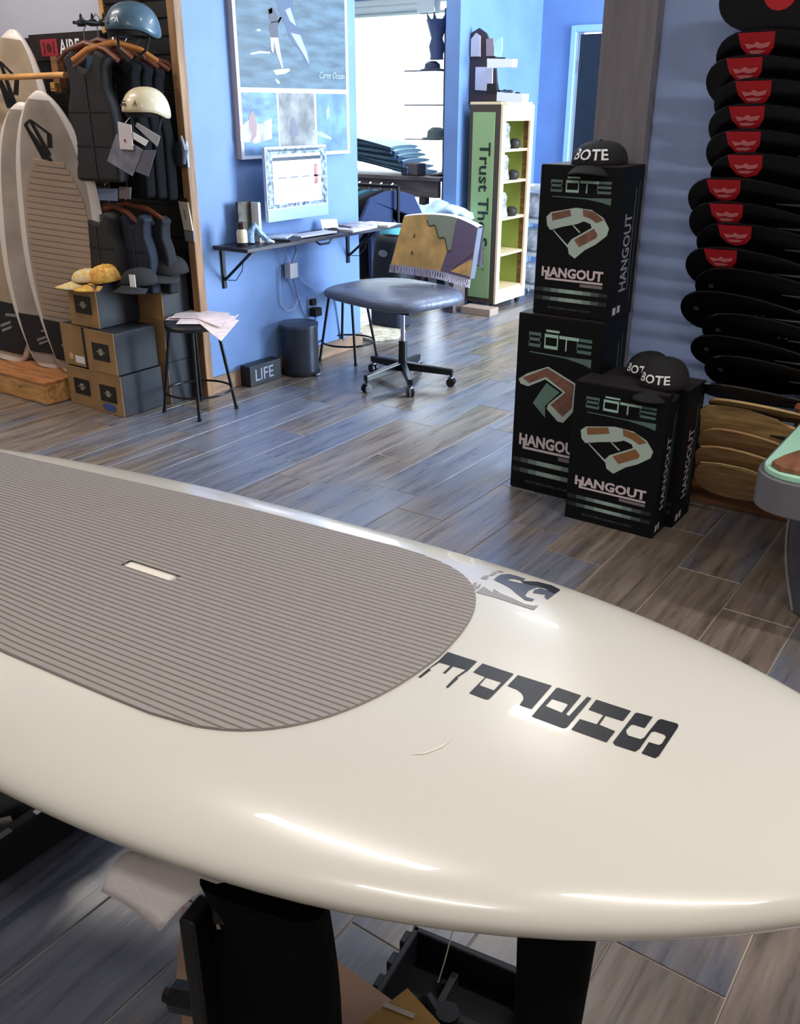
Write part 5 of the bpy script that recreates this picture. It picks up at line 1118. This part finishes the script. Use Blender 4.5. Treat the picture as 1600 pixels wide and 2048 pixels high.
for i in range(5): a = i*1.25; MB().cyl((-4.665+.06*math.cos(a), 7.15+.06*math.sin(a), 2.10), (-4.665+.09*math.cos(a), 7.15+.09*math.sin(a), 2.17), .02, .002, n=6).build('spike', MATS['vase_slate'], o)
# table
tb_ = thing('display_table', 'dark weathered display table in the back room before the window', 'table', (-4.6, 6.5, 0))
M_tab = mat('dark_grey_wood', (92, 80, 80), .6, noise=(5, .25), stretch=(1, 6, 6))
MB().box(-5.55, -4.13, 6.38, 6.42, .79, .915).build('apron', M_tab, tb_, bevel=.003); MB().box(-5.58, -4.10, 6.36, 6.95, .915, .945).build('tabletop', M_tab, tb_, bevel=.004)
for (xx, yy) in ((-4.34, 6.42), (-5.5, 6.42), (-4.34, 6.88), (-5.5, 6.88)): MB().box(xx, xx+.06, yy, yy+.06, .001, .915).build('leg', M_tab, tb_)
# striped towels
M_t1 = mat('towel_aqua', (206, 238, 242), .8); M_t2 = mat('towel_stripe_dark', (44, 62, 86), .8)
dirs = ['lowest', 'second', 'third', 'fourth', 'fifth', 'topmost']
for i in range(6):
    tt = thing('striped_towel', '%s aqua striped towel of the pile before the window' % dirs[i], 'towel', (-4.75, 6.6, .95+i*.038), group='striped towels piled on the table')
    def tf_(u, v, lo=0., i=i):
        return Vector((-5.35+.93*u-.03*i, 6.42+.40*v-.015*i, .952+i*.038+.10*math.sin(min(1, u*1.0)*math.pi*.5+1.57)*(.9)+.03*math.sin(u*5+i)*(.3)+lo))
    def loop(u, v, i=i):
        n_ = 10; k = v*n_
        a = 2*math.pi*v; return tf_(u, .5+.5*math.cos(a), .0)+Vector((0, 0, .017*math.sin(a)+.017))
    b = MB().grid(loop, 14, 14, cv=True); b.f.append(tuple(range(13, -1, -1))); b.f.append(tuple(13*14+j for j in range(14))); b.build('fold', M_t1, tt, smooth=True)
    MB().tube([tf_(u/13, 0)+Vector((0, -.003, .017)) for u in range(14)], .0065, 6).build('stripe', M_t2, tt)
    for s in range(3): MB().tube([tf_(.99, .04+.05*s)+Vector((.004, 0, .017-.012*s*0)), tf_(.99, .04+.05*s)+Vector((.012, -.01, -.03-.02*s))], [.008, .004], 5).build('tassel', mat('towel_tassel', (110, 146, 190), .8), tt)
tag(MB().box(-4.52, -4.36, 6.42, 6.55, .946, 1.04).build('storage_box', mat('grey_brown_box', (90, 82, 84), .7), bevel=.01), 'grey brown box at the right end of the table by the towels', 'box')
tag(MB().grid(lambda u, v: Vector((-4.30+.32*u, 6.50+.3*v, .947+.14*(u**1.2)*math.sin(.3+v*2.2)))+Vector((0, 0, 0)), 8, 8).build('dark_bag', mat('soft_dark_bag', (66, 62, 70), .8), smooth=True, solid=.01), 'slumped dark bag at right end of the back table', 'bag')
# low fixtures with garments under/in front of the table
rk2 = thing('garment_rack', 'black garment rack behind the desk wall end with dark clothes', 'rack', (-4.2, 5.5, 0))
gx0, gx1, gy = -4.62, -3.98, 5.62
MB().cyl((gx0, gy, .93), (gx1, gy, .93), .012).build('rail', M_blackmetal, rk2); 
for xx in (gx0, gx1): MB().cyl((xx, gy, .01), (xx, gy, .93), .012).box(xx-.012, xx+.012, gy-.2, gy+.2, .002, .02).build('upright', M_blackmetal, rk2)
cols = [(16, 34, 48), (30, 60, 96), (20, 24, 36), (44, 96, 110), (14, 18, 28), (34, 50, 88)]
lbs = ['dark petrol shirt hanging at left of the back rack', 'blue shirt hanging second on the back rack', 'black shirt hanging third on the back rack', 'teal shirt hanging fourth on the back rack', 'near-black shirt hanging fifth on the back rack', 'indigo shirt hanging at right end of the back rack']
for i in range(6):
    gx = gx0+.08+i*.10; o = thing('hanging_shirt', lbs[i], 'shirt', (gx, gy, .28), 1.25, 'shirts on the back room rack')
    MB().prism([(-.20, 0), (.20, 0), (.21, .40), (.29, .30), (.33, .36), (.20, .58), (.06, .62), (-.06, .62), (-.20, .58), (-.33, .36), (-.29, .30), (-.21, .40)], (0, .018, 0), (1, 0, 0), (0, 0, 1), .036).build('fabric', mat('shirt%d' % i, cols[i], .85, bump=(60, .3)), o, local=True, bevel=.012, smooth=True)
    MB().tube([(0, 0, .61), (0, 0, .66), (.015, 0, .67)], .004, 6).build('hook', M_chrome, o, local=True)
bp_ = thing('backpack', 'black backpack with grey oval badge in the opening below the shelf end', 'backpack', (-3.86, 5.28, 0))
c = onY(776, 505, 5.25)
MB().grid(lambda u, v: Vector((c.x+.13*math.copysign(abs(math.cos(2*math.pi*u))**.6, math.cos(2*math.pi*u))*(1-.25*v**3), 5.28+.08*math.copysign(abs(math.sin(2*math.pi*u))**.7, math.sin(2*math.pi*u))*(1-.3*v**3), .22+.42*v)), 24, 10, cu=True).build('bag', mat('pack_black', (14, 18, 26), .7), bp_, smooth=True, solid=.01)
MB().box(c.x-.13, c.x+.13, 5.20, 5.36, .005, .22).build('lower_pocket', mat('pack_navy', (24, 36, 56), .7), bp_, bevel=.03, smooth=True)
MB().lathe([(.0, .0), (.035, .001), (.04, .006), (0, .01)], (c.x+.0, 5.195, c.z), 14, sy=.6, R=Matrix.Rotation(math.pi/2, 3, 'X')).build('badge', mat('badge_grey', (120, 126, 130), .5), bp_)
tag(MB().lathe([(.0, .10), (.05, .095), (.085, .06), (.09, .03), (.12, 0)], tuple(onY(783, 470, 5.45)+Vector((0, 0, -.03))), 18).build('bucket_hat', mat('teal_hat', (70, 146, 160), .8), smooth=True), 'teal bucket hat hanging at the end of the back rack', 'hat')
tag(MB().grid(lambda u, v: Vector((-4.25+.55*u, 5.95+.3*v, .70+.05*math.sin(u*9)*math.sin(v*5+1)+.04*math.sin(v*3.1))), 16, 10).build('folded_cloth', mat('ice_blue_cloth', (190, 216, 236), .8, noise=(12, .15)), smooth=True, solid=.05), 'ice blue cloth heap on the low stand in the back room', 'cloth')
lw_ = thing('low_stand', 'low dark stand carrying the ice blue cloth heap', 'stand', (-4.0, 6.1, 0))
MB().box(-4.30, -3.68, 5.93, 6.30, .60, .64).build('top', M_tab, lw_); MB().box(-4.28, -4.22, 5.95, 6.28, .001, .60).build('side', M_tab, lw_); MB().box(-3.76, -3.70, 5.95, 6.12, .001, .60).build('side', M_tab, lw_)
tag(MB().box(-3.66, -3.40, 6.0, 6.13, .0, .055).build('shoe_box', mat('pale_wood_block', (160, 138, 120), .6), bevel=.004), 'low tan block on the floor left of the green cabinet', 'box')
